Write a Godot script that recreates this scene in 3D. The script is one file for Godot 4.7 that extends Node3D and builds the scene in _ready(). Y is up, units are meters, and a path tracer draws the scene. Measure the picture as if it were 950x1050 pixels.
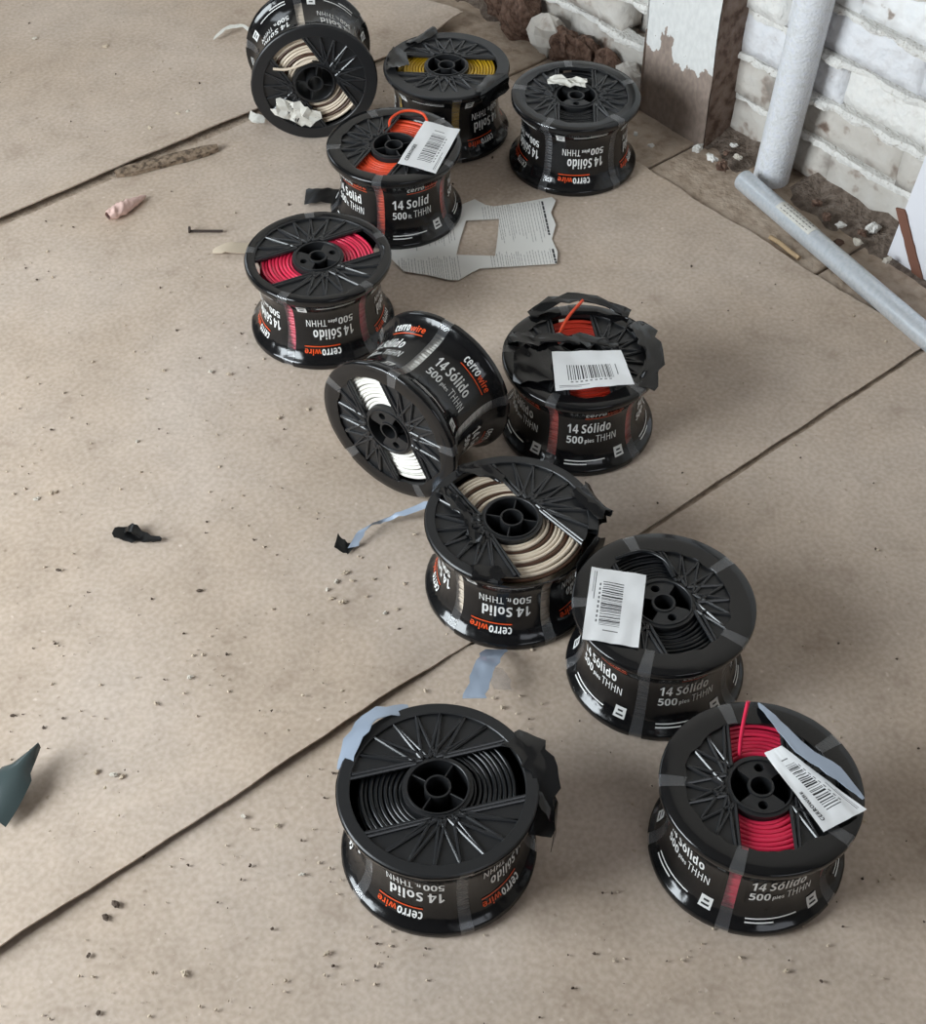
extends Node3D
# Eleven wire spools on a paper-covered floor beside a white painted brick wall.

const W := 950.0
const HH := 1050.0
const FOCAL := 1540.0
const CAM := Vector3(0, 1.18, 0)
const PITCH := -47.2
const YAW := -39.5
const R := 0.085          # flange radius of a spool
const H := 0.101          # height of a spool

var M := {}
var cam_basis: Basis
var used := {}
var rng := RandomNumberGenerator.new()
var nz := FastNoiseLite.new()
var text_cache := {}

func _ready() -> void:
	rng.seed = 77
	nz.seed = 5
	nz.frequency = 1.0
	nz.fractal_octaves = 3
	camera_and_light()
	materials()
	room()
	sheets()
	wall_side()
	spools()
	loose_things()
	crumbs()

# ------------------------------------------------------------------ camera, sky, light
func camera_and_light() -> void:
	cam_basis = Basis.from_euler(Vector3(deg_to_rad(PITCH), deg_to_rad(YAW), 0))
	var cam := Camera3D.new()
	cam.name = "camera"
	cam.fov = rad_to_deg(2.0 * atan(HH * 0.5 / FOCAL))
	cam.near = 0.02
	cam.transform = Transform3D(cam_basis, CAM)
	add_child(cam)
	cam.current = true
	var env := Environment.new()
	var sky := Sky.new()
	var sm := ProceduralSkyMaterial.new()
	sm.sky_top_color = Color(0.72, 0.77, 0.85)
	sm.sky_horizon_color = Color(0.86, 0.88, 0.90)
	sm.ground_horizon_color = Color(0.62, 0.61, 0.58)
	sm.ground_bottom_color = Color(0.42, 0.40, 0.37)
	sky.sky_material = sm
	env.background_mode = Environment.BG_SKY
	env.sky = sky
	env.tonemap_mode = Environment.TONE_MAPPER_LINEAR
	env.tonemap_exposure = 1.0
	env.sdfgi_enabled = true
	env.ssao_enabled = true
	env.ssil_enabled = true
	var we := WorldEnvironment.new()
	we.name = "world_environment"
	we.environment = env
	add_child(we)
	# daylight entering through window openings; the rear one is added as front fill
	area("window_daylight", Vector3(-0.93, 0.98, -1.35), Vector3(1, -0.1, 0), Vector2(1.1, 1.15), 6.8, Color(0.945, 0.98, 1.0))
	area("far_window_daylight", Vector3(0.55, 1.5, -3.6), Vector3(0, -0.1, 1), Vector2(1.1, 1.0), 1.0, Color(0.945, 0.98, 1.0))
	area("rear_fill_daylight", Vector3(0.1, 1.5, 1.86), Vector3(0, -0.1, -1), Vector2(1.4, 1.0), 0.7, Color(0.97, 0.98, 1.0))

func area(called: String, at_: Vector3, toward: Vector3, size: Vector2, e: float, c: Color) -> void:
	var l := AreaLight3D.new()
	l.name = called
	l.area_size = size
	l.light_energy = e
	l.light_color = c
	l.shadow_enabled = true
	l.area_range = 12.0
	l.area_attenuation = 2.0
	add_child(l)
	l.look_at_from_position(at_, at_ + toward, Vector3.UP)

# ------------------------------------------------------------------ pixel helpers (direction only; depth from the surface touched)
func ray(px: float, py: float) -> Vector3:
	return cam_basis * Vector3((px - W * 0.5) / FOCAL, -(py - HH * 0.5) / FOCAL, -1.0)

func at(px: float, py: float, y := 0.0) -> Vector3:
	var d := ray(px, py)
	return CAM + d * ((y - CAM.y) / d.y)

func at_x(px: float, py: float, x: float) -> Vector3:
	var d := ray(px, py)
	return CAM + d * ((x - CAM.x) / d.x)

# ------------------------------------------------------------------ naming helpers
func numbered(n: String) -> String:
	if not used.has(n):
		used[n] = 0
		return n
	used[n] += 1
	return "%s_%03d" % [n, used[n]]

func base(called: String, label: String, category: String, where := Vector3.ZERO, group := "") -> Node3D:
	var o := Node3D.new()
	o.name = numbered(called)
	add_child(o)
	o.position = where
	tag(o, label, category, group)
	return o

func tag(o: Node, label: String, category: String, group := "", kind := "") -> void:
	if label: o.set_meta("label", label)
	if category: o.set_meta("category", category)
	if group: o.set_meta("group", group)
	if kind: o.set_meta("kind", kind)

func part(called: String, mesh: Mesh, mat: Material, parent: Node, label := "") -> MeshInstance3D:
	var o := MeshInstance3D.new()
	o.name = numbered(called) if parent == self else called
	o.mesh = mesh
	o.material_override = mat
	parent.add_child(o, true)
	if label: o.set_meta("label", label)
	return o

func structure(called: String, mesh: Mesh, mat: Material, label: String, category: String) -> MeshInstance3D:
	var o := part(called, mesh, mat, self)
	tag(o, label, category, "", "structure")
	return o

# ------------------------------------------------------------------ mesh helpers
func start() -> SurfaceTool:
	var st := SurfaceTool.new()
	st.begin(Mesh.PRIMITIVE_TRIANGLES)
	return st

func done(st: SurfaceTool) -> ArrayMesh:
	st.generate_normals()
	return st.commit()

func tri(st: SurfaceTool, a: Vector3, b: Vector3, c: Vector3) -> void:
	st.add_vertex(a); st.add_vertex(b); st.add_vertex(c)

func quad(st: SurfaceTool, a: Vector3, b: Vector3, c: Vector3, d: Vector3) -> void:
	tri(st, a, b, c); tri(st, a, c, d)

# rows of points; neighbours joined; clockwise when rows go down and columns go right
func grid(st: SurfaceTool, rows: Array, close := false, smooth := 0) -> void:
	st.set_smooth_group(smooth)
	for i in rows.size() - 1:
		var p: PackedVector3Array = rows[i]
		var q: PackedVector3Array = rows[i + 1]
		var n := p.size()
		for j in (n if close else n - 1):
			var k := (j + 1) % n
			quad(st, p[j], p[k], q[k], q[j])

func circle(r: float, y: float, n := 64, c := Vector3.ZERO) -> PackedVector3Array:
	var a := PackedVector3Array()
	for i in n:
		var t := TAU * i / n
		a.append(c + Vector3(r * sin(t), y, r * cos(t)))
	return a

# profile points (radius, y) from the top outwards and down; each stretch gets hard edges
func lathe(st: SurfaceTool, prof: Array, n := 64, hard := true, c := Vector3.ZERO) -> void:
	for i in prof.size() - 1:
		grid(st, [circle(prof[i].x, prof[i].y, n, c), circle(prof[i + 1].x, prof[i + 1].y, n, c)], true, (i + 1) if hard else 0)

func tube(st: SurfaceTool, pts: PackedVector3Array, r: float, sides := 6, closed := false, cap := true) -> void:
	var rows := []
	var n := pts.size()
	var up := Vector3(0.13, 0.97, 0.2).normalized()
	for i in n:
		var d: Vector3
		if closed: d = (pts[(i + 1) % n] - pts[(i - 1 + n) % n]).normalized()
		else: d = (pts[mini(i + 1, n - 1)] - pts[maxi(i - 1, 0)]).normalized()
		var x := d.cross(up).normalized()
		if absf(d.dot(up)) > 0.97: x = d.cross(Vector3(1, 0, 0)).normalized()
		var y := x.cross(d).normalized()
		var ring := PackedVector3Array()
		for s in sides:
			var t := TAU * s / sides
			ring.append(pts[i] + (x * cos(t) + y * sin(t)) * r)
		rows.append(ring)
	if closed: rows.append(rows[0])
	grid(st, rows, true, 0)
	if cap and not closed:
		st.set_smooth_group(-1)
		var a: PackedVector3Array = rows[0]
		var b: PackedVector3Array = rows[n - 1]
		for s in sides:
			tri(st, pts[0], a[(s + 1) % sides], a[s])
			tri(st, pts[n - 1], b[s], b[(s + 1) % sides])

# box with chamfered edges
func cbox(st: SurfaceTool, t: Transform3D, size: Vector3, b := 0.0) -> void:
	st.set_smooth_group(-1)
	var h := size * 0.5
	b = minf(b, minf(h.x, minf(h.y, h.z)) * 0.9)
	var ax := [Vector3(1, 0, 0), Vector3(0, 1, 0), Vector3(0, 0, 1)]
	for i in 3:
		var j := (i + 1) % 3
		var k := (i + 2) % 3
		for s in [-1.0, 1.0]:
			var c: Vector3 = ax[i] * h[i] * s
			var u: Vector3 = ax[j] * (h[j] - b)
			var v: Vector3 = ax[k] * (h[k] - b) * s
			quad(st, t * (c - u - v), t * (c - u + v), t * (c + u + v), t * (c + u - v))
	if b <= 0.0: return
	for i in 3:
		var j := (i + 1) % 3
		var k := (i + 2) % 3
		for sj in [-1.0, 1.0]:
			for sk in [-1.0, 1.0]:
				var l: Vector3 = ax[i] * (h[i] - b)
				var p: Vector3 = ax[j] * h[j] * sj + ax[k] * (h[k] - b) * sk
				var q: Vector3 = ax[j] * (h[j] - b) * sj + ax[k] * h[k] * sk
				if sj * sk > 0: quad(st, t * (p - l), t * (q - l), t * (q + l), t * (p + l))
				else: quad(st, t * (p + l), t * (q + l), t * (q - l), t * (p - l))
	for sx in [-1.0, 1.0]:
		for sy in [-1.0, 1.0]:
			for sz in [-1.0, 1.0]:
				var a := Vector3(h.x * sx, (h.y - b) * sy, (h.z - b) * sz)
				var c := Vector3((h.x - b) * sx, h.y * sy, (h.z - b) * sz)
				var d := Vector3((h.x - b) * sx, (h.y - b) * sy, h.z * sz)
				if sx * sy * sz > 0: tri(st, t * a, t * d, t * c)
				else: tri(st, t * a, t * c, t * d)

func slab(size: Vector3, centre: Vector3, b := 0.0) -> ArrayMesh:
	var st := start()
	cbox(st, Transform3D(Basis(), centre), size, b)
	return done(st)

# a lump of stone or plaster
func lump(st: SurfaceTool, c: Vector3, rad: Vector3, sd: int, rough := 0.35, seg := 10, turn := Basis()) -> void:
	var rows := []
	for i in seg / 2 + 1:
		var ph := PI * i / (seg / 2)
		var row := PackedVector3Array()
		for j in seg:
			var th := TAU * j / seg
			var d := Vector3(sin(ph) * sin(th), cos(ph), sin(ph) * cos(th))
			var k := 1.0 + rough * nz.get_noise_3d(d.x * 1.3 + sd * 7.3, d.y * 1.3, d.z * 1.3 - sd) * 2.0
			row.append(c + turn * (d * k * rad))
		rows.append(row)
	grid(st, rows, true, -1)

# thin curved sheet of given thickness: rows of points, both faces and the four edges; u, v on the top face
func thin(rows: Array, thick: float, uv := false) -> ArrayMesh:
	var st := start()
	var nr := rows.size()
	var nc: int = rows[0].size()
	var nrm := []
	for i in nr:
		var rn := PackedVector3Array()
		for j in nc:
			var a: Vector3 = rows[i][mini(j + 1, nc - 1)] - rows[i][maxi(j - 1, 0)]
			var b: Vector3 = rows[mini(i + 1, nr - 1)][j] - rows[maxi(i - 1, 0)][j]
			rn.append(b.cross(a).normalized())
		nrm.append(rn)
	for face in 2:
		st.set_smooth_group(face + 1)
		for i in nr - 1:
			for j in nc - 1:
				var ids := [[i, j], [i, j + 1], [i + 1, j + 1], [i, j], [i + 1, j + 1], [i + 1, j]]
				if face == 1: ids.reverse()
				for q in ids:
					if uv: st.set_uv(Vector2(float(q[1]) / (nc - 1), float(q[0]) / (nr - 1)) if face == 0 else Vector2(0.01, 0.01))
					st.add_vertex(rows[q[0]][q[1]] + nrm[q[0]][q[1]] * (thick * (0.5 if face == 0 else -0.5)))
	st.set_smooth_group(-1)
	var ring := []
	for j in nc: ring.append([0, j])
	for i in range(1, nr): ring.append([i, nc - 1])
	for j in range(nc - 2, -1, -1): ring.append([nr - 1, j])
	for i in range(nr - 2, 0, -1): ring.append([i, 0])
	if uv: st.set_uv(Vector2(0.01, 0.01))
	for i in ring.size():
		var p = ring[i]
		var q = ring[(i + 1) % ring.size()]
		var pn: Vector3 = nrm[p[0]][p[1]] * thick * 0.5
		var qn: Vector3 = nrm[q[0]][q[1]] * thick * 0.5
		var pp: Vector3 = rows[p[0]][p[1]]
		var qq: Vector3 = rows[q[0]][q[1]]
		quad(st, qq + qn, pp + pn, pp - pn, qq - qn)
	return done(st)

# a strip of tape or film along a path of points with a width vector at each
func ribbon(path: Array, widths: Array, thick := 0.0004, crinkle := 0.0006) -> ArrayMesh:
	var rows := []
	var n := path.size()
	for i in (n - 1) * 4 + 1:
		var f := i / 4.0
		var k := mini(int(f), n - 2)
		var t := f - k
		var p0: Vector3 = path[maxi(k - 1, 0)]
		var p3: Vector3 = path[mini(k + 2, n - 1)]
		var p: Vector3 = (path[k] as Vector3).cubic_interpolate(path[k + 1], p0, p3, t)
		var w: Vector3 = (widths[k] as Vector3).lerp(widths[k + 1], t)
		var row := PackedVector3Array()
		for c in 7:
			var e := c / 6.0 - 0.5
			var q := p + w * e * (1.0 + 12.0 * crinkle / maxf(w.length(), 0.004) * nz.get_noise_2d(i * 0.6, e * 3.0))
			row.append(q + Vector3(0, crinkle * 2.0 * nz.get_noise_3d(q.x * 60.0, q.y * 60.0, q.z * 60.0), 0))
		rows.append(row)
	return thin(rows, thick)

# ------------------------------------------------------------------ materials
func std(c: Color, rough := 0.6, metal := 0.0) -> StandardMaterial3D:
	var m := StandardMaterial3D.new()
	m.albedo_color = c
	m.roughness = rough
	m.metallic = metal
	return m

func noise_tex(freq: float, stops: Array, cols: Array, sd := 1, size := 512, oct := 4) -> NoiseTexture2D:
	var n := FastNoiseLite.new()
	n.seed = sd
	n.frequency = freq
	n.fractal_octaves = oct
	var t := NoiseTexture2D.new()
	t.width = size
	t.height = size
	t.seamless = true
	t.noise = n
	if cols.size() > 0:
		var g := Gradient.new()
		g.offsets = PackedFloat32Array(stops)
		g.colors = PackedColorArray(cols)
		t.color_ramp = g
	return t

func tri_mat(m: StandardMaterial3D, scale: float, tex: Texture2D, bump: Texture2D = null, relief := 0.1) -> StandardMaterial3D:
	m.uv1_triplanar = true
	m.uv1_world_triplanar = true
	m.uv1_scale = Vector3.ONE * scale
	if tex: m.albedo_texture = tex
	if bump:
		m.heightmap_enabled = true
		m.heightmap_texture = bump
		m.heightmap_scale = relief
	return m

func materials() -> void:
	var fine := noise_tex(0.05, [], [], 3, 512, 5)
	var mid := noise_tex(0.015, [], [], 9, 512, 5)
	M.plastic = std(Color(0.12, 0.122, 0.128), 0.38)
	M.rib = std(Color(0.16, 0.162, 0.168), 0.2)
	M.film = std(Color(0.07, 0.07, 0.075), 0.14)
	M.clear = std(Color(0.62, 0.62, 0.63), 0.16)
	M.clear.transparency = BaseMaterial3D.TRANSPARENCY_ALPHA
	M.clear.albedo_color.a = 0.13
	M.ink = std(Color(0.12, 0.12, 0.125), 0.6)
	M.white_print = std(Color(0.88, 0.88, 0.87), 0.35)
	M.orange_print = std(Color(0.86, 0.30, 0.10), 0.35)
	M.sticker = std(Color(0.86, 0.86, 0.85), 0.4)
	M.wire_black = std(Color(0.05, 0.058, 0.07), 0.28)
	M.wire_pink = std(Color(0.83, 0.17, 0.30), 0.34)
	M.wire_orange = std(Color(0.87, 0.29, 0.14), 0.38)
	M.wire_red = std(Color(0.76, 0.20, 0.12), 0.42)
	M.wire_white = std(Color(0.90, 0.89, 0.86), 0.4)
	M.wire_beige = std(Color(0.83, 0.77, 0.69), 0.4)
	M.wire_brown = std(Color(0.28, 0.18, 0.12), 0.4)
	M.wire_yellow = std(Color(0.72, 0.57, 0.10), 0.38)
	M.silver = std(Color(0.66, 0.71, 0.78), 0.22, 0.2)
	M.black_tape = std(Color(0.035, 0.035, 0.04), 0.35)
	M.paper = std(Color(0.84, 0.83, 0.80), 0.7)
	tri_mat(M.paper, 6.0, noise_tex(0.02, [0.0, 0.5, 1.0], [Color(0.86, 0.85, 0.82), Color(1, 1, 1), Color(0.93, 0.92, 0.9)], 12), mid, 0.05)
	M.galvanized = std(Color(0.84, 0.85, 0.855), 0.3, 0.45)
	tri_mat(M.galvanized, 9.0, noise_tex(0.03, [0.2, 0.5, 0.8], [Color(0.91, 0.93, 0.94), Color(0.97, 0.98, 1.0), Color(1, 1, 1)], 21), fine, 0.01)
	M.pipe_paint = std(Color(0.85, 0.855, 0.865), 0.42)
	tri_mat(M.pipe_paint, 8.0, noise_tex(0.02, [0.2, 0.5, 0.8], [Color(0.95, 0.95, 0.945), Color(1, 1, 1), Color(0.975, 0.98, 1.0)], 31), fine, 0.12)
	M.wood_grey = std(Color(0.70, 0.63, 0.56), 0.85)
	tri_mat(M.wood_grey, 4.0, noise_tex(0.02, [0.1, 0.4, 0.8], [Color(0.82, 0.80, 0.78), Color(0.94, 0.93, 0.92), Color(1, 1, 1)], 41), fine, 0.12)
	M.wood_light = std(Color(0.66, 0.56, 0.43), 0.8)
	M.wood_old = std(Color(0.56, 0.49, 0.42), 0.9)
	tri_mat(M.wood_old, 7.0, noise_tex(0.025, [0.2, 0.5, 0.8], [Color(0.45, 0.42, 0.4), Color(0.9, 0.88, 0.85), Color(1, 1, 1)], 43), fine, 0.1)
	# white paint on brick: scuffed, chipped to brown in places
	var paint_ramp := [Color(0.55, 0.50, 0.46), Color(0.70, 0.66, 0.63), Color(0.86, 0.855, 0.85), Color(0.91, 0.91, 0.91), Color(0.88, 0.885, 0.89)]
	M.painted = []
	for i in 3:
		var m := std(Color(1, 1, 1) if i == 0 else (Color(0.95, 0.95, 0.96) if i == 1 else Color(0.98, 0.97, 0.95)), 0.7)
		tri_mat(m, 2.0 + 0.5 * i, noise_tex(0.022, [0.05, 0.12, 0.17, 0.5, 0.9], paint_ramp, 50 + i, 512, 6), fine, 0.25)
		M.painted.append(m)
	M.painted_dirty = std(Color(0.93, 0.91, 0.89), 0.85)
	tri_mat(M.painted_dirty, 1.7, noise_tex(0.02, [0.04, 0.16, 0.24, 0.34, 0.9], [Color(0.36, 0.30, 0.26), Color(0.50, 0.43, 0.39), Color(0.66, 0.62, 0.59), Color(0.80, 0.79, 0.77), Color(0.84, 0.84, 0.83)], 61, 512, 6), fine, 0.3)
	M.pier_side = std(Color(0.52, 0.45, 0.41), 0.9)
	tri_mat(M.pier_side, 4.0, noise_tex(0.02, [0.2, 0.5, 0.8], [Color(0.62, 0.55, 0.5), Color(0.9, 0.87, 0.84), Color(1, 1, 1)], 63, 512, 5), fine, 0.25)
	M.stone = std(Color(0.46, 0.37, 0.32), 0.9)
	tri_mat(M.stone, 7.0, noise_tex(0.025, [0.2, 0.5, 0.75], [Color(0.5, 0.42, 0.38), Color(0.85, 0.8, 0.76), Color(1, 1, 1)], 65, 512, 5), fine, 0.3)
	M.dirt = std(Color(0.50, 0.45, 0.41), 1.0)
	tri_mat(M.dirt, 5.0, noise_tex(0.02, [0.2, 0.5, 0.8], [Color(0.72, 0.69, 0.67), Color(0.88, 0.86, 0.84), Color(1, 1, 1)], 67, 512, 5), fine, 0.4)
	M.mortar = std(Color(0.86, 0.85, 0.83), 0.85)
	tri_mat(M.mortar, 8.0, noise_tex(0.03, [0.10, 0.2, 0.3, 0.8], [Color(0.6, 0.55, 0.52), Color(0.85, 0.83, 0.8), Color(1, 1, 1), Color(1, 1, 1)], 69, 512, 5), fine, 0.18)
	M.plaster = std(Color(0.76, 0.73, 0.68), 0.9)
	M.crumb = std(Color(0.74, 0.68, 0.60), 0.9)
	M.crumb_dark = std(Color(0.32, 0.27, 0.23), 0.9)
	M.pink_foam = std(Color(0.87, 0.74, 0.70), 0.85)
	M.nail = std(Color(0.24, 0.20, 0.18), 0.55, 0.4)
	M.shard = std(Color(0.24, 0.28, 0.28), 0.25)
	M.rust_wood = std(Color(0.45, 0.30, 0.24), 0.85)
	M.board_white = std(Color(0.86, 0.86, 0.88), 0.6)
	M.frame = std(Color(0.80, 0.80, 0.78), 0.5)
	M.glass = std(Color(0.9, 0.95, 0.95), 0.02)
	M.glass.transparency = BaseMaterial3D.TRANSPARENCY_ALPHA
	M.glass.albedo_color.a = 0.06
	M.ceiling = std(Color(0.50, 0.49, 0.48), 0.9)
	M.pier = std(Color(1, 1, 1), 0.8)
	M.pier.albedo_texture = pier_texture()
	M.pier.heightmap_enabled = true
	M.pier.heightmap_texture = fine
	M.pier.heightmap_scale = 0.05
	M.sheet = std(Color(1, 1, 1), 0.82)
	M.sheet.albedo_texture = sheet_texture()
	M.sheet.heightmap_enabled = true
	M.sheet.heightmap_texture = sheet_relief()
	M.sheet.heightmap_scale = 0.06
	M.tag = std(Color(1, 1, 1), 0.4)
	M.tag.albedo_texture = tag_texture()
	M.leaflet = std(Color(1, 1, 1), 0.7)
	M.leaflet.albedo_texture = leaflet_texture()

func pix(freq: float, sd: int, w: int, h: int, oct := 4) -> PackedByteArray:
	var n := FastNoiseLite.new()
	n.seed = sd
	n.frequency = freq
	n.fractal_octaves = oct
	var im := n.get_image(w, h, false, false, false)
	im.convert(Image.FORMAT_L8)
	return im.get_data()

# brown floor-protection paper: scuffs, stains and dust; 1024 x 1536 pixels over 1.6 x 2.4 m
func sheet_texture() -> ImageTexture:
	var w := 1024
	var h := 1536
	var big := pix(0.004, 3, w, h, 4)
	var mid := pix(0.022, 4, w, h, 4)
	var fin := pix(0.22, 5, w, h, 3)
	var spk := pix(0.12, 6, w, h, 2)
	var out := PackedByteArray()
	out.resize(w * h * 3)
	for i in w * h:
		var b := (big[i] - 128) / 128.0
		var m := (mid[i] - 128) / 128.0
		var f := (fin[i] - 128) / 128.0
		var s := spk[i]
		var k := 1.0 + 0.06 * b + 0.045 * m + 0.085 * f
		var warm := 0.05 * b + 0.03 * f
		var r := 185.0 * k
		var g := 168.0 * k * (1.0 + warm * 0.4)
		var bl := 152.0 * k * (1.0 + warm)
		if m < -0.38 and b < 0.1:            # scuffed, stained patches
			var t := minf(1.0, (-0.38 - m) * 3.0) * 0.06
			r *= 1.0 - t * 0.8; g *= 1.0 - t; bl *= 1.0 - t * 1.15
		if s > 226:                           # light dust specks
			r += 22; g += 24; bl += 26
		elif s < 26:
			r *= 0.84; g *= 0.82; bl *= 0.8
		out[i * 3] = clampi(int(r), 0, 255)
		out[i * 3 + 1] = clampi(int(g), 0, 255)
		out[i * 3 + 2] = clampi(int(bl), 0, 255)
	return ImageTexture.create_from_image(Image.create_from_data(w, h, false, Image.FORMAT_RGB8, out))

func sheet_relief() -> ImageTexture:
	var w := 1024
	var h := 1536
	var a := pix(0.02, 14, w, h, 4)
	var b := pix(0.18, 15, w, h, 3)
	var out := PackedByteArray()
	out.resize(w * h)
	for i in w * h:
		out[i] = clampi((a[i] * 5 + b[i] * 2) / 7, 0, 255)
	return ImageTexture.create_from_image(Image.create_from_data(w, h, false, Image.FORMAT_L8, out))

# pier: white paint above, bare grey-brown render with shade painted in below a ragged edge; u round the pier, v from top (0.6 m) to floor
func pier_texture() -> ImageTexture:
	var w := 256
	var h := 512
	var a := pix(0.012, 24, w, h, 4)
	var b := pix(0.07, 25, w, h, 4)
	var out := PackedByteArray()
	out.resize(w * h * 3)
	for y in h:
		for x in w:
			var i := y * w + x
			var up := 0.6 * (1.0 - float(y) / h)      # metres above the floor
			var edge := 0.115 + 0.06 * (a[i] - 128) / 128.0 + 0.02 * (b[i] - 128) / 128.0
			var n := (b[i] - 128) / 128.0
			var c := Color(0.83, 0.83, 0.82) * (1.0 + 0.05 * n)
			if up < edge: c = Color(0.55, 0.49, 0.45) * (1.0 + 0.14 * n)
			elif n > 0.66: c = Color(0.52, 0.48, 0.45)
			out[i * 3] = clampi(int(c.r * 255), 0, 255)
			out[i * 3 + 1] = clampi(int(c.g * 255), 0, 255)
			out[i * 3 + 2] = clampi(int(c.b * 255), 0, 255)
	return ImageTexture.create_from_image(Image.create_from_data(w, h, false, Image.FORMAT_RGB8, out))

func tag_texture() -> ImageTexture:
	var im := Image.create(384, 256, false, Image.FORMAT_RGB8)
	im.fill(Color(0.87, 0.87, 0.87))
	var r := RandomNumberGenerator.new()
	r.seed = 4
	var x := 70
	while x < 300:
		var w := r.randi_range(2, 8)
		im.fill_rect(Rect2i(x, 96, w, 96), Color(0.10, 0.10, 0.11))
		x += w + r.randi_range(3, 9)
	im.fill_rect(Rect2i(20, 226, 150, 4), Color(0.35, 0.35, 0.36))
	im.fill_rect(Rect2i(20, 236, 110, 3), Color(0.45, 0.45, 0.46))
	im.fill_rect(Rect2i(322, 100, 5, 70), Color(0.4, 0.4, 0.4))
	for k in 9:
		im.fill_rect(Rect2i(80 + k * 24, 200, 13, 8), Color(0.4, 0.4, 0.41))
	return ImageTexture.create_from_image(im)

# rows of small print, too small to read
func leaflet_texture() -> ImageTexture:
	var im := Image.create(512, 256, false, Image.FORMAT_RGB8)
	im.fill(Color(0.87, 0.86, 0.84))
	var r := RandomNumberGenerator.new()
	r.seed = 9
	for blk in [[20, 200], [300, 490]]:
		var x: int = blk[0]
		while x < blk[1]:
			var top := r.randi_range(14, 40)
			var bottom := r.randi_range(150, 240)
			var wd := 2
			var c := Color(0.60, 0.59, 0.58)
			if r.randf() < 0.08:
				wd = 6
				c = Color(0.12, 0.12, 0.13)
			var y := top
			while y < bottom:
				var l := r.randi_range(8, 26)
				im.fill_rect(Rect2i(x, y, wd, mini(l, bottom - y)), c)
				y += l + 3
			x += r.randi_range(6, 10)
	return ImageTexture.create_from_image(im)

# ------------------------------------------------------------------ the room
func room() -> void:
	# floor: wide old boards running towards the brick wall
	var fl := structure("floor", slab(Vector3(2.9, 0.08, 5.7), Vector3(0.13, -0.0600, -0.85)), M.wood_grey, "old grey board floor under the brown paper", "floor")
	var pst := start()
	cbox(pst, Transform3D(), Vector3(1.4, 0.014, 0.296), 0.0015)
	var pm := done(pst)
	for i in 12:
		var o := part("plank", pm, M.wood_grey, fl)
		o.position = Vector3(0.755, -0.0130, -2.55 + 0.3 * i + 0.02)
	structure("ceiling", slab(Vector3(3.1, 0.1, 5.9), Vector3(0.13, 2.55, -0.85)), M.ceiling, "plain ceiling above the room", "ceiling")
	# wall with the window, facing the brick wall
	var st := start()
	for b in [[-3.7, -1.95, 0.0, 2.5], [-0.75, 2.0, 0.0, 2.5], [-1.95, -0.75, 0.0, 0.35], [-1.95, -0.75, 1.6, 2.5]]:
		cbox(st, Transform3D(Basis(), Vector3(-1.05, (b[2] + b[3]) * 0.5, (b[0] + b[1]) * 0.5)), Vector3(0.16, b[3] - b[2], b[1] - b[0]))
	structure("wall_left", done(st), M.ceiling, "plain grey wall with a window opening", "wall")
	st = start()
	for b in [[-1.3, -0.65, 0.0, 2.5], [0.85, 1.6, 0.0, 2.5], [-0.65, 0.85, 0.0, 0.95], [-0.65, 0.85, 2.05, 2.5]]:
		cbox(st, Transform3D(Basis(), Vector3((b[0] + b[1]) * 0.5, (b[2] + b[3]) * 0.5, 1.98)), Vector3(b[1] - b[0], b[3] - b[2], 0.16))
	structure("wall_near", done(st), M.ceiling, "plain grey wall with a small window opening added for fill light", "wall")
	st = start()
	for b in [[-1.3, -0.05, 0.0, 2.5], [1.15, 1.6, 0.0, 2.5], [-0.05, 1.15, 0.0, 0.95], [-0.05, 1.15, 2.05, 2.5]]:
		cbox(st, Transform3D(Basis(), Vector3((b[0] + b[1]) * 0.5, (b[2] + b[3]) * 0.5, -3.72)), Vector3(b[1] - b[0], b[3] - b[2], 0.16))
	structure("wall_far", done(st), M.ceiling, "plain grey wall with a window opening at the far end", "wall")
	window("window_3", Transform3D(Basis(), Vector3(0.55, 1.5, -3.71)), 1.2, 1.1)
	window("window_1", Transform3D(Basis(Vector3.UP, PI * 0.5), Vector3(-1.04, 0.975, -1.35)), 1.2, 1.25)
	window("window_2", Transform3D(Basis(), Vector3(0.1, 1.5, 1.97)), 1.5, 1.1)  # unseen window behind the camera, added for dim front fill

func window(called: String, t: Transform3D, w: float, h: float) -> void:
	var st := start()
	for s in [-1.0, 1.0]:
		cbox(st, Transform3D(Basis(), Vector3(s * (w * 0.5 - 0.025), 0, 0)), Vector3(0.05, h, 0.06), 0.004)
		cbox(st, Transform3D(Basis(), Vector3(0, s * (h * 0.5 - 0.025), 0)), Vector3(w - 0.1, 0.05, 0.06), 0.004)
	cbox(st, Transform3D(Basis(), Vector3.ZERO), Vector3(0.04, h - 0.1, 0.05), 0.004)
	var o := structure(called, done(st), M.frame, "white window frame with clear panes", "window")
	o.transform = t
	for s in [-1.0, 1.0]:
		part("pane", slab(Vector3(w * 0.5 - 0.06, h - 0.1, 0.004), Vector3(s * (w * 0.25), 0, 0)), M.glass, o)

# ------------------------------------------------------------------ floor paper
func sheet_uv(p: Vector3) -> Vector2:
	return Vector2((p.x + 0.1) / 1.6, (p.z + 2.4) / 2.4)

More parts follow.
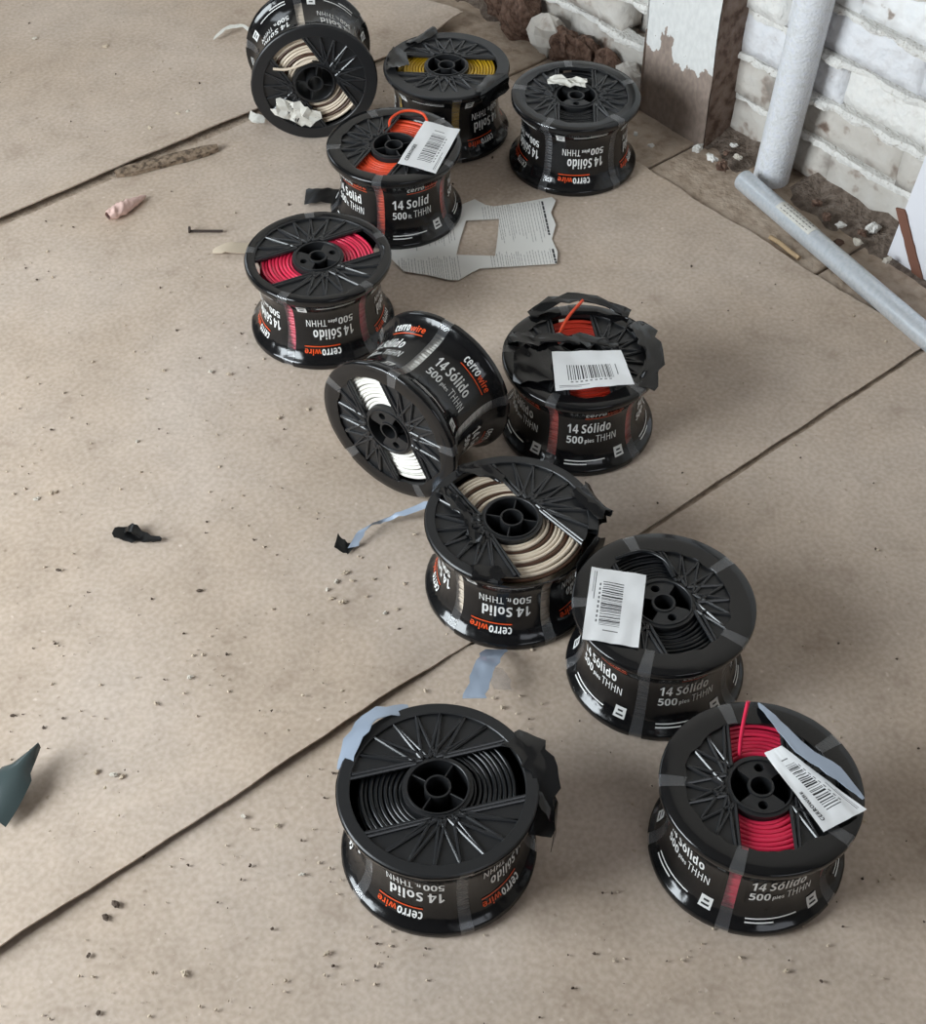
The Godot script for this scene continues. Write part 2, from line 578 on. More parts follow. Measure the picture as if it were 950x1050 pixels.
# a sheet between x0..x1 and z0..z1; lift(x, z) is added to the height
func paper_sheet(called: String, label: String, x0: float, x1: float, z0: float, z1: float, sd: int, lift: Callable) -> void:
	var nx := 90
	var nzz := int((z1 - z0) / 0.009) + 1
	var top := []
	for j in nzz + 1:
		var row := PackedVector3Array()
		for i in nx + 1:
			var x := lerpf(x0, x1, float(i) / nx)
			var z := lerpf(z0, z1, float(j) / nzz)
			if i == nx: x += 0.007 * nz.get_noise_2d(z * 4.0, sd) + 0.003 * nz.get_noise_2d(z * 30.0, sd)
			if j == 0 and sd == 12: z -= 0.045 * (1.0 - smoothstep(0.52, 0.60, x))
			if j == nzz and sd == 13: z -= 0.005 * smoothstep(0.4, 0.95, x)
			if j == 0 or j == nzz: z += 0.002 * nz.get_noise_2d(x * 5.0, sd + 3.0 + j) + 0.0012 * nz.get_noise_2d(x * 60.0, sd + j)
			var y := -0.0004 + 0.0008 * nz.get_noise_2d(x * 3.0 + sd, z * 3.0) + float(lift.call(x, z))
			for c in [[120, 470, 0.30, 0.53, 0.0016], [150, 400, 0.5, 0.66, 0.0009]]:   # creases in the paper
				var zc := at(c[0], c[1]).z + 0.006 * nz.get_noise_2d(x * 9.0, c[0])
				y += c[4] * exp(-pow((z - zc) / 0.0075, 2.0)) * smoothstep(c[2], c[2] + 0.06, x) * (1.0 - smoothstep(c[3] - 0.06, c[3], x))
			row.append(Vector3(x, y, z))
		top.append(row)
	var st := start()
	st.set_smooth_group(1)
	for j in nzz:
		for i in nx:
			for q in [[j, i], [j, i + 1], [j + 1, i + 1], [j, i], [j + 1, i + 1], [j + 1, i]]:
				var p: Vector3 = top[q[0]][q[1]]
				st.set_uv(sheet_uv(p))
				st.add_vertex(p)
	st.set_smooth_group(-1)
	var ring := []
	for i in nx + 1: ring.append(top[0][i])
	for j in range(1, nzz + 1): ring.append(top[j][nx])
	for i in range(nx - 1, -1, -1): ring.append(top[nzz][i])
	for j in range(nzz - 1, 0, -1): ring.append(top[j][0])
	for i in ring.size():
		var a: Vector3 = ring[i]
		var b: Vector3 = ring[(i + 1) % ring.size()]
		for p in [b, a, a - Vector3(0, 0.002, 0), b, a - Vector3(0, 0.002, 0), b - Vector3(0, 0.002, 0)]:
			st.set_uv(sheet_uv(p))
			st.add_vertex(p)
	var o := part(called, done(st), M.sheet, self)
	tag(o, label, "floor paper", "brown paper sheets covering the floor")

func sheets() -> void:
	paper_sheet("floor_paper", "brown floor paper under the pink and orange spools, lapped over the next sheet", -0.6, 1.297, -1.617, -0.702, 11,
		func(x, z): return (0.0095 * smoothstep(-0.80, -0.705, z) * (1.0 - smoothstep(0.45, 0.62, x)) * (0.8 + 0.35 * nz.get_noise_2d(x * 7.0, 2.0))) - 0.0006)
	paper_sheet("floor_paper", "brown floor paper under the front black and pink spools", -0.6, 1.292, -0.696, 0.7, 12,
		func(_x, z): return -0.0012 - 0.0008 * (1.0 - smoothstep(-0.70, -0.68, z)))
	paper_sheet("floor_paper", "brown floor paper beyond the strip of old wood", -0.6, 1.345, -2.7, -1.626, 13,
		func(x, z): return 0.0060 * smoothstep(-1.72, -1.63, z) * (1.0 - smoothstep(0.9, 1.1, x)) + 0.02 * smoothstep(1.25, 1.345, x) * smoothstep(-1.75, -1.63, z))

# ------------------------------------------------------------------ brick wall, pier, pipes
func wall_side() -> void:
	var wx := 1.466
	var wl := structure("wall_right", slab(Vector3(0.16, 2.5, 5.6), Vector3(wx + 0.092, 1.25, -0.9)), M.painted_dirty, "rough brick wall painted white, paint chipped near the floor", "wall")
	# bricks: a few shared shapes with uneven faces
	var shapes := []
	for v in 5:
		var st := start()
		var hx := 0.02
		var hy := 0.0262
		var hz := 0.1055
		var rows := []
		# front face as a small uneven grid, wrapped back at the rim
		for j in 7:
			var row := PackedVector3Array()
			for i in 12:
				var u := -1.0 + 2.0 * clampf((i - 1) / 9.0, 0, 1)
				var w := 1.0 - 2.0 * clampf((j - 1) / 4.0, 0, 1)
				var rim := i == 0 or i == 11 or j == 0 or j == 6
				var edge := maxf(absf(u), absf(w))
				var dep := -hx + (0.0015 if edge > 0.98 else 0.0) - 0.0018 * nz.get_noise_3d(u * 2.0 + v * 9.0, w * 1.4, v * 3.0)
				var ww := w * hy + 0.002 * nz.get_noise_2d(u * 3.0 + v * 5.0, w * 2.0)
				row.append(Vector3(hx if rim else dep, ww, u * hz))
			rows.append(row)
		grid(st, rows, false, 0)
		shapes.append(done(st))
	var course := 0.0625
	for k in 11:
		var y := 0.026 + k * course
		for n in 8:
			var z := -1.10 + n * 0.212 + (0.106 if k % 2 else 0.0) - 0.212
			if z > 0.4: continue
			if z < -1.24: continue
			var o := part("brick", shapes[rng.randi() % 5], M.painted_dirty if k < 2 or (k == 2 and rng.randf() < 0.4) else M.painted[rng.randi() % 3], wl)
			o.position = Vector3(wx + 0.004 * rng.randf_range(-1, 1), y + 0.001 * rng.randf_range(-1, 1), z)
			o.rotation = Vector3(rng.randf_range(-0.008, 0.008), rng.randf_range(-0.015, 0.015), rng.randf_range(-0.10, -0.03))
		# squeezed-out mortar lying along the joint above the course
		mortar_bead(wl, wx - 0.021, y + course * 0.5, -1.17, 0.3, 100 + k, M.mortar)
	# stretch of wall beyond the pier
	for k in 7:
		var y := 0.026 + k * course
		for n in 6:
			var z := -1.38 - n * 0.212 - (0.106 if k % 2 else 0.0)
			var o := part("brick", shapes[rng.randi() % 5], M.painted_dirty if k < 2 else M.painted[rng.randi() % 3], wl)
			o.position = Vector3(wx - 0.012 + 0.004 * rng.randf_range(-1, 1), y, z)
			o.rotation = Vector3(0, rng.randf_range(-0.02, 0.02), rng.randf_range(-0.13, -0.03))
		mortar_bead(wl, wx - 0.034, y + course * 0.5, -2.6, -1.29, 140 + k, M.mortar)
	# brown stones bulging from the foot of the wall
	for s in [[532, 24, 0.040, 0.050], [552, 44, 0.034, 0.036], [575, 52, 0.030, 0.030], [598, 58, 0.03, 0.030], [622, 68, 0.026, 0.024], [645, 84, 0.026, 0.024], [520, 6, 0.04, 0.04]]:
		var p := at(s[0], s[1], 0.012)
		var st := start()
		lump(st, Vector3(maxf(p.x, 1.40), p.y + 0.006, p.z), Vector3(s[2] * 0.75, s[3] * 0.8, s[2]), int(s[0]), 0.3, 14)
		part("stone", done(st), M.stone if int(s[0]) % 3 else M.painted_dirty, wl)
	# pier
	var px0 := 1.392
	var z0 := -1.292
	var z1 := -1.166
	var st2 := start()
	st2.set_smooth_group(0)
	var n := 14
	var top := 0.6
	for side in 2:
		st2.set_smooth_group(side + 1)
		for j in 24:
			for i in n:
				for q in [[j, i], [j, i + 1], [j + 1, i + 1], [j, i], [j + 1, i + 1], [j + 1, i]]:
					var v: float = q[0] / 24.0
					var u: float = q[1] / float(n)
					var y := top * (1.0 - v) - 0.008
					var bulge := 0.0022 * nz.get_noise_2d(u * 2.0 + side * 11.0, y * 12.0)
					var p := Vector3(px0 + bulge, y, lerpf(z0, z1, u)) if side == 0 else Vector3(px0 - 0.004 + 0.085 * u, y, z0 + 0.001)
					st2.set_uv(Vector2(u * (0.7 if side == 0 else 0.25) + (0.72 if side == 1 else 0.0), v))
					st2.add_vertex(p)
	var pr := structure("trim_1", done(st2), M.pier, "square pier with white paint over bare brown render and painted shade at its foot", "pier")
	part("core", slab(Vector3(0.084, top, z1 - z0 - 0.004), Vector3(px0 + 0.046, top * 0.5 - 0.008, (z0 + z1) * 0.5)), M.pier_side, pr)
	var sst := start()
	var rows2 := []
	for j in 16:
		var row := PackedVector3Array()
		for i in 6:
			var y := top * (1.0 - j / 15.0) - 0.008
			row.append(Vector3(px0 + 0.001 + 0.08 * i / 5.0, y, z1 + 0.002 * nz.get_noise_2d(i * 0.4, y * 14.0)))
		rows2.append(row)
	grid(sst, rows2, false, 0)
	part("side_face", done(sst), M.pier_side, pr, "bare brown side of the pier")
	# standing painted pipe, leaning a little along the wall
	var foot := at(789, 194, 0.0)
	foot.x = 1.412
	foot.z = at_x(789, 194, 1.412).z
	var far := at_x(836, 0, 1.412)
	var low := at_x(789, 190, 1.412)
	var dir := (far - low).normalized()
	var b0 := low - dir * ((low.y + 0.0062) / dir.y)
	var pst := start()
	var ring_pts := PackedVector3Array()
	for i in 30: ring_pts.append(b0 + dir * (0.03 * i))
	tube(pst, ring_pts, 0.0242, 28)
	var pipe := part("standing_pipe", done(pst), M.pipe_paint, self)
	tag(pipe, "grey painted pipe standing upright against the white brick wall", "pipe")
	# conduit lying along the wall
	var c0 := at(762, 184, 0.0085)
	var c1 := at(950, 345, 0.0085)
	var cd := (c1 - c0).normalized()
	c1 = c0 + cd * 0.75
	var cn := base("metal_conduit", "galvanized steel conduit lying on the floor along the wall", "conduit", c0)
	var cst := start()
	var side_v := cd.cross(Vector3.UP).normalized()
	var prof := [[0.0105, 0.02], [0.0105, 0.0], [0.0135, 0.0], [0.0142, 0.0012], [0.0142, 0.7488], [0.0135, 0.75], [0.0105, 0.75], [0.0105, 0.73]]
	var crows := []
	for pp in prof:
		var row := PackedVector3Array()
		for s in 32:
			var t := TAU * s / 32
			row.append(cd * float(pp[1]) + (side_v * cos(t) + Vector3.UP * sin(t)) * float(pp[0]))
		crows.append(row)
	for i in crows.size() - 1: grid(cst, [crows[i], crows[i + 1]], true, i + 1)
	part("tube", done(cst), M.galvanized, cn)
	var lrows := []
	for i in 12:
		var row := PackedVector3Array()
		for s in 7:
			var t := deg_to_rad(48.0 + s * 14.0)
			row.append(cd * (0.082 + 0.0062 * i) + (side_v * cos(t) + Vector3.UP * sin(t)) * 0.01455)
		lrows.append(row)
	part("paper_label", thin(lrows, 0.0003), M.paper, cn, "faded white label on the conduit")
	var dst := start()
	for i in 9:
		for s in 3:
			var t := deg_to_rad(62.0 + s * 22.0)
			var cpt := cd * (0.09 + 0.0065 * i) + (side_v * cos(t) + Vector3.UP * sin(t)) * 0.01478
			cbox(dst, Transform3D(Basis(cd, Vector3.UP.rotated(cd, 0.0), -side_v).orthonormalized(), cpt), Vector3(0.003 + 0.0015 * ((i + s) % 2), 0.0002, 0.0014))
	part("print", done(dst), std(Color(0.42, 0.40, 0.40), 0.6), cn, "small dark print")
	# white board leaning at the wall
	var pl := 1.405
	var bl := at_x(905, 281, pl)
	var tl := at_x(958, 145, pl)
	var br := at_x(985, 336, pl)
	var tr := br + (tl - bl) * 1.2
	tl = bl + (tl - bl) * 1.2
	var out := Vector3(-0.006, 0, 0)
	var bd := base("white_board", "white painted board with a bare brown strip leaning at the brick wall", "board", Vector3.ZERO)
	var brows := []
	for j in 7:
		var row := PackedVector3Array()
		for i in 5:
			row.append((tl.lerp(tr, i / 4.0)).lerp(bl.lerp(br, i / 4.0), j / 6.0))
		brows.append(row)
	part("panel", thin(brows, 0.012), M.board_white, bd)
	var r0 := at_x(924, 214, pl - 0.007)
	var r1 := at_x(944, 292, pl - 0.007)
	part("bare_strip", ribbon([r0, r0.lerp(r1, 0.4), r0.lerp(r1, 0.7), r1], [Vector3(0, 0.004, 0.013), Vector3(0, 0.004, 0.013), Vector3(0, 0.004, 0.015), Vector3(0, 0.004, 0.014)], 0.003, 0.0002), M.rust_wood, bd, "bare reddish brown wood")
	# dirt packed along the foot of the wall
	var drows := []
	for j in 90:
		var row := PackedVector3Array()
		var z := -2.4 + j * 0.024
		if z > -0.3: z = -0.3
		for i in 9:
			var x := 1.352 + i * 0.0130
			var t := i / 8.0
			var y := -0.0105 + 0.028 * t * t + 0.016 * t * nz.get_noise_2d(x * 30.0, z * 22.0) + 0.004 * nz.get_noise_2d(x * 90.0, z * 70.0) * t
			if absf(z + 1.045) < 0.036 and x > 1.36: y = -0.0085
			if z > -1.09 and x < 1.37 + (z + 1.07) * -0.2 + 0.022: y = minf(y, -0.0085)
			if i == 0: x += 0.012 * nz.get_noise_2d(z * 12.0, 4.0)
			row.append(Vector3(x, y, z))
		drows.append(row)
	var dm := start()
	for j in drows.size() - 1:
		grid(dm, [drows[j + 1], drows[j]], false, 0)
	var dirt := part("dirt", done(dm), M.dirt, self)
	tag(dirt, "dark dirt and grit packed along the foot of the wall", "dirt", "", "stuff")

func mortar_bead(parent: Node, x: float, y: float, z0: float, z1: float, sd: int, mat: Material) -> void:
	var n := int((z1 - z0) / 0.006)
	var rows := []
	for i in n + 1:
		var z := lerpf(z0, z1, float(i) / n)
		var a := nz.get_noise_2d(z * 8.0, sd * 3.7)
		var b := nz.get_noise_2d(z * 60.0, sd * 1.9)
		var outp := clampf(0.0052 + 0.017 * a + 0.005 * b, -0.002, 0.017)
		var hgt := 0.0052 + 0.004 * nz.get_noise_2d(z * 20.0, sd * 5.1)
		var sag := 0.004 * nz.get_noise_2d(z * 30.0, sd * 8.0)
		rows.append(PackedVector3Array([
			Vector3(x + 0.016, y + hgt, z), Vector3(x - outp * 0.55, y + hgt * 0.7, z), Vector3(x - outp, y - sag, z),
			Vector3(x - outp * 0.9, y - hgt * 0.8 - sag, z), Vector3(x + 0.016, y - hgt, z)]))
	var st := start()
	grid(st, rows, false, -1)
	part("mortar_bead", done(st), mat, parent)

# ------------------------------------------------------------------ wire spools
func ring_pt(r: float, deg: float, y: float) -> Vector3:   # deg 0 = right, 90 = away from the viewer
	var t := deg_to_rad(deg)
	return Vector3(r * cos(t), y, -r * sin(t))

func rib(st: SurfaceTool, a: Vector3, b: Vector3, w := 0.0034, hgt := 0.0026) -> void:
	var d := (b - a).normalized()
	var s := d.cross(Vector3.UP).normalized() * w * 0.5
	var up := Vector3(0, hgt, 0)
	var prof := [s * -1.0, s * -0.9 + up * 0.62, s * -0.35 + up, s * 0.35 + up, s * 0.9 + up * 0.62, s]
	st.set_smooth_group(-1)
	for i in 5:
		quad(st, a + prof[i], a + prof[i + 1], b + prof[i + 1], b + prof[i])

func flange_top(psi: float, wa: float, wb: float, rw: float, gap: float) -> Array:
	var st := start()
	var hub := 0.30 * R
	var ho := 0.355 * R
	var prof := [Vector2(rw, H - 0.0055), Vector2(rw, H - 0.0006), Vector2(rw + 0.0006, H), Vector2(R - 0.0012, H), Vector2(R, H - 0.0012), Vector2(R, H - 0.0055), Vector2(R - 0.001, H - 0.0065), Vector2(rw, H - 0.0055)]
	var from := psi + 180.0 + gap                      # gap: half angle of rim broken away at the second window
	var span := 360.0 - 2.0 * gap
	for i in prof.size() - 1:
		var rows := [PackedVector3Array(), PackedVector3Array()]
		for k in 97:
			for e in 2: rows[e].append(ring_pt(prof[i + e].x, from + span * k / 96.0, prof[i + e].y))
		grid(st, rows, false, i + 1)
	lathe(st, [Vector2(hub, H - 0.03), Vector2(hub, H - 0.0004), Vector2(hub + 0.0004, H), Vector2(hub + 0.0016, H), Vector2(hub + 0.0018, H - 0.0015), Vector2(ho, H - 0.0018), Vector2(ho, H - 0.006)], 48)
	var lattices := []
	for s in 2:
		var ribs := start()
		var w0 := wa if s == 0 else wb
		var w1 := wb if s == 0 else wa
		var off := psi + 180.0 * s
		var rows := []
		var low := []
		for i in 9:
			var r := lerpf(ho - 0.0005, rw + 0.0005, i / 8.0)
			var a0 := rad_to_deg(asin(minf(0.97, w0 * R / r)))
			var a1 := 180.0 - rad_to_deg(asin(minf(0.97, w1 * R / r)))
			var row := PackedVector3Array()
			var lo := PackedVector3Array()
			for j in 25:
				var a := off + lerpf(a0, a1, j / 24.0)
				row.append(ring_pt(r, a, H - 0.0028))
				lo.append(ring_pt(r, a, H - 0.0052))
			rows.append(row)
			low.append(lo)
		rows.reverse()
		low.reverse()
		grid(st, rows, false, -1)
		for i in 8:
			st.set_smooth_group(-1)
			for e in [0, 24]:
				quad(st, rows[i][e], rows[i + 1][e], low[i + 1][e], low[i][e])
		for e in [0, 24]:
			rib(ribs, rows[0][e], rows[8][e])
		# moulded lattice of crossing ribs
		var ai := rad_to_deg(asin(minf(0.97, w0 * R / ho))) + 3.0
		var bi := 177.0 - rad_to_deg(asin(minf(0.97, w1 * R / ho)))
		var ao := rad_to_deg(asin(w0 * R / rw)) + 3.0
		var bo := 177.0 - rad_to_deg(asin(w1 * R / rw))
		var m := 4
		for k in m:
			var h0 := ring_pt(ho, off + lerpf(ai, bi, k / float(m)), H - 0.0028)
			var h1 := ring_pt(ho, off + lerpf(ai, bi, (k + 1) / float(m)), H - 0.0028)
			var o0 := ring_pt(rw, off + lerpf(ao, bo, k / float(m)), H - 0.0028)
			var o1 := ring_pt(rw, off + lerpf(ao, bo, (k + 1) / float(m)), H - 0.0028)
			rib(ribs, h0, o1)
			rib(ribs, h1, o0)
			var om := ring_pt(rw, off + lerpf(ao, bo, (k + 0.5) / float(m)), H - 0.0028)
			rib(ribs, h0, om)
			rib(ribs, h1, om)
		lattices.append(done(ribs))
	return [done(st), lattices]

var bottom_mesh: ArrayMesh
var coil_mesh: ArrayMesh
var stripe_mesh: ArrayMesh
var core_mesh: ArrayMesh
var hub_meshes := []

func shared_spool_meshes() -> void:
	var st := start()
	lathe(st, [Vector2(0.30 * R, 0.006), Vector2(0.31 * R, 0.0065), Vector2(R - 0.001, 0.0065), Vector2(R, 0.0055), Vector2(R, 0.001), Vector2(R - 0.001, 0.0), Vector2(0.30 * R, 0.0), Vector2(0.30 * R, 0.006)], 72)
	bottom_mesh = done(st)
	st = start()
	lathe(st, [Vector2(0.36 * R, H - 0.006), Vector2(0.36 * R, 0.0062)], 40)
	lathe(st, [Vector2(0.298 * R, 0.0005), Vector2(0.298 * R, H - 0.0285)], 40)
	core_mesh = done(st)
	# hub with four thin spokes
	st = start()
	lathe(st, [Vector2(0.115 * R, H - 0.05), Vector2(0.115 * R, H - 0.0005), Vector2(0.135 * R, H - 0.0005), Vector2(0.135 * R, H - 0.05)], 28)
	for k in 4:
		var a := 45.0 + 90.0 * k
		var p := ring_pt(0.215 * R, a, H - 0.0215)
		cbox(st, Transform3D(Basis(Vector3.UP, deg_to_rad(a)), p), Vector3(0.165 * R, 0.04, 0.0014), 0.0003)
	hub_meshes.append(done(st))
	# hub with two solid lobes, each with a peg hole
	st = start()
	lathe(st, [Vector2(0.105 * R, H - 0.05), Vector2(0.105 * R, H - 0.0008), Vector2(0.13 * R, H - 0.0008), Vector2(0.135 * R, H - 0.003)], 28)
	for s in 2:
		var inner := PackedVector3Array()
		var outer := PackedVector3Array()
		var mid0 := PackedVector3Array()
		var mid1 := PackedVector3Array()
		var hole := ring_pt(0.215 * R, 180.0 * s, H - 0.002)
		var ring := PackedVector3Array()
		var cnt := 36
		# lobe outline, sampled round the hole
		for k in cnt:
			var t := TAU * k / cnt
			var d := Vector3(cos(t), 0, -sin(t))
			var lo := 0.0
			var hi := 0.3 * R
			for it in 18:
				var m := (lo + hi) * 0.5
				var p := hole + d * m
				var rr := Vector2(p.x, p.z).length()
				var an := rad_to_deg(absf(wrapf(atan2(-p.z, p.x) - PI * s, -PI, PI)))
				if rr < 0.302 * R and rr > 0.128 * R and an < 50.0: lo = m
				else: hi = m
			ring.append(hole + d * lo)
			inner.append(hole + d * 0.0042)
			mid0.append(hole + d * 0.0042 - Vector3(0, 0.012, 0))
			mid1.append(hole + d * lo - Vector3(0, 0.012, 0))
		grid(st, [ring, inner], true, -1)
		grid(st, [inner, mid0], true, -1)
		grid(st, [mid1, ring], true, -1)
	hub_meshes.append(done(st))
	# wound wire: a top layer seen through the windows and the outermost layer seen through the clear strips
	st = start()
	var d := 0.0041
	var n := 72
	var r := 0.372 * R
	var idx := 0
	var stripe := start()
	while r < 0.775 * R:
		var pts := PackedVector3Array()
		var yo := rng.randf_range(-0.0007, 0.0007)
		var ph := rng.randf() * TAU
		for i in n:
			var t := TAU * i / n
			var rr := r + 0.0004 * sin(2.0 * t + ph)
			pts.append(Vector3(rr * sin(t), H - 0.0086 + yo + 0.0006 * sin(3.0 * t + ph * 2.0), rr * cos(t)))
		tube(st if idx % 4 != 2 else stripe, pts, d * 0.5, 7, true)
		r += d * 1.01
		idx += 1
	var hp := PackedVector3Array()
	var turns := int((H - 0.020) / d)
	for i in turns * 60 + 1:
		var t := TAU * i / 60.0
		var wob := 0.0006 * sin(t * 0.37) + 0.0005 * nz.get_noise_2d(i * 0.05, 3.0)
		hp.append(Vector3((0.788 * R + wob) * sin(t), 0.0085 + d * i / 60.0, (0.788 * R + wob) * cos(t)))
	tube(st, hp, d * 0.5, 6)
	coil_mesh = done(st)
	stripe_mesh = done(stripe)

# outside of the shrink film at height y (label the right way up)
func film_profile(wrapped: bool, inner := 0.8) -> Array:
	var p := []
	if wrapped:
		p += [Vector2(inner * R, H + 0.0004), Vector2((inner * 0.8 + 0.2) * R, H + 0.0008), Vector2((inner * 0.45 + 0.55) * R, H + 0.0009), Vector2(R - 0.001, H + 0.0008), Vector2(R + 0.0004, H - 0.0004)]
	p += [Vector2(R + 0.0006, H - 0.003), Vector2(R + 0.0004, H - 0.0065), Vector2(0.965 * R, H - 0.0105), Vector2(0.92 * R, H - 0.0155), Vector2(0.88 * R, H - 0.022), Vector2(0.85 * R, H - 0.030), Vector2(0.838 * R, H - 0.039), Vector2(0.835 * R, H - 0.048),
		Vector2(0.838 * R, H - 0.058), Vector2(0.848 * R, H - 0.067), Vector2(0.862 * R, 0.0265), Vector2(0.885 * R, 0.0205), Vector2(0.91 * R, 0.0160), Vector2(0.94 * R, 0.0125), Vector2(0.972 * R, 0.0098), Vector2(0.995 * R, 0.0082), Vector2(R + 0.0012, 0.0066), Vector2(R + 0.0014, 0.004), Vector2(R + 0.0008, 0.0004)]
	return p

func film_r(y: float) -> float:
	var p := film_profile(false)
	for i in p.size() - 1:
		if y <= p[i].y and y >= p[i + 1].y:
			return lerpf(p[i].x, p[i + 1].x, (p[i].y - y) / maxf(1e-6, p[i].y - p[i + 1].y))
	return R + 0.001

# r at angle t, with pleats and dents
func film_pt(r: float, y: float, t: float, sd: float) -> Vector3:
	var fl := clampf((r / R - 0.84) / 0.14, 0, 1)
	var mid := clampf(1.0 - absf(r / R - 0.93) / 0.065, 0, 1)
	var k := 0.0005 * nz.get_noise_3d(sin(t) * 3.0 + sd, y * 40.0, cos(t) * 3.0) + 0.0010 * mid * nz.get_noise_3d(sin(t) * 9.0 + sd, y * 20.0, cos(t) * 9.0)
	if fl >= 1.0: k = absf(k)
	return Vector3((r + k) * sin(t), y, (r + k) * cos(t))

func font_mesh(s: String, bold := true) -> Array:
	var key := s + str(bold)
	if text_cache.has(key): return text_cache[key]
	var f := SystemFont.new()
	f.font_names = PackedStringArray(["Droid Sans"])
	f.font_weight = 700 if bold else 400
	var t := TextMesh.new()
	t.font = f
	t.font_size = 48
	t.pixel_size = 0.01
	t.depth = 0.0
	t.curve_step = 2.0
	t.text = s
	var arr := t.get_mesh_arrays()
	var v: PackedVector3Array = arr[Mesh.ARRAY_VERTEX]
	var ix: PackedInt32Array = arr[Mesh.ARRAY_INDEX] if arr[Mesh.ARRAY_INDEX] != null else PackedInt32Array()
	var nm: PackedVector3Array = arr[Mesh.ARRAY_NORMAL]
	var tris := PackedVector2Array()
	var lo := Vector2(1e9, 1e9)
	var hi := -lo
	if ix.is_empty():
		for i in v.size(): ix.append(i)
	for i in range(0, ix.size(), 3):
		if nm[ix[i]].z < 0.5: continue
		for k in 3:
			var p := Vector2(v[ix[i + k]].x, v[ix[i + k]].y)
			tris.append(p)
			lo = lo.min(p)
			hi = hi.max(p)
	for i in tris.size():
		tris[i] = (tris[i] - lo) / (hi - lo).max(Vector2(1e-6, 1e-6))
	text_cache[key] = [tris]
	return text_cache[key]

# lettering laid on the film: box x0..x1 (metres along the panel), y0..y1 up from the base with the label upright
func film_text(st: SurfaceTool, s: String, mid: float, x0: float, x1: float, y0: float, y1: float, inv: bool, bold := true, lift := 0.0007) -> void:
	st.set_smooth_group(0)
	for p in font_mesh(s, bold)[0]:
		st.add_vertex(on_film(mid, lerpf(x0, x1, p.x), lerpf(y0, y1, p.y), inv, lift))

func on_film(mid: float, x: float, y: float, inv: bool, lift: float) -> Vector3:
	var xx := -x if inv else x
	var yy := (H - y) if inv else y
	var t := mid + xx / 0.0745
	var r := film_r(yy) + lift
	return Vector3(r * sin(t), yy, r * cos(t))

func film_patch(st: SurfaceTool, mid: float, x0: float, x1: float, y0: float, y1: float, inv: bool, lift := 0.0006, nx := 6, ny := 2) -> void:
	var rows := []
	for j in ny + 1:
		var row := PackedVector3Array()
		for i in nx + 1:
			row.append(on_film(mid, lerpf(x0, x1, i / float(nx)), lerpf(y1, y0, j / float(ny)), inv, lift))
		rows.append(row)
	grid(st, rows, false, 0)

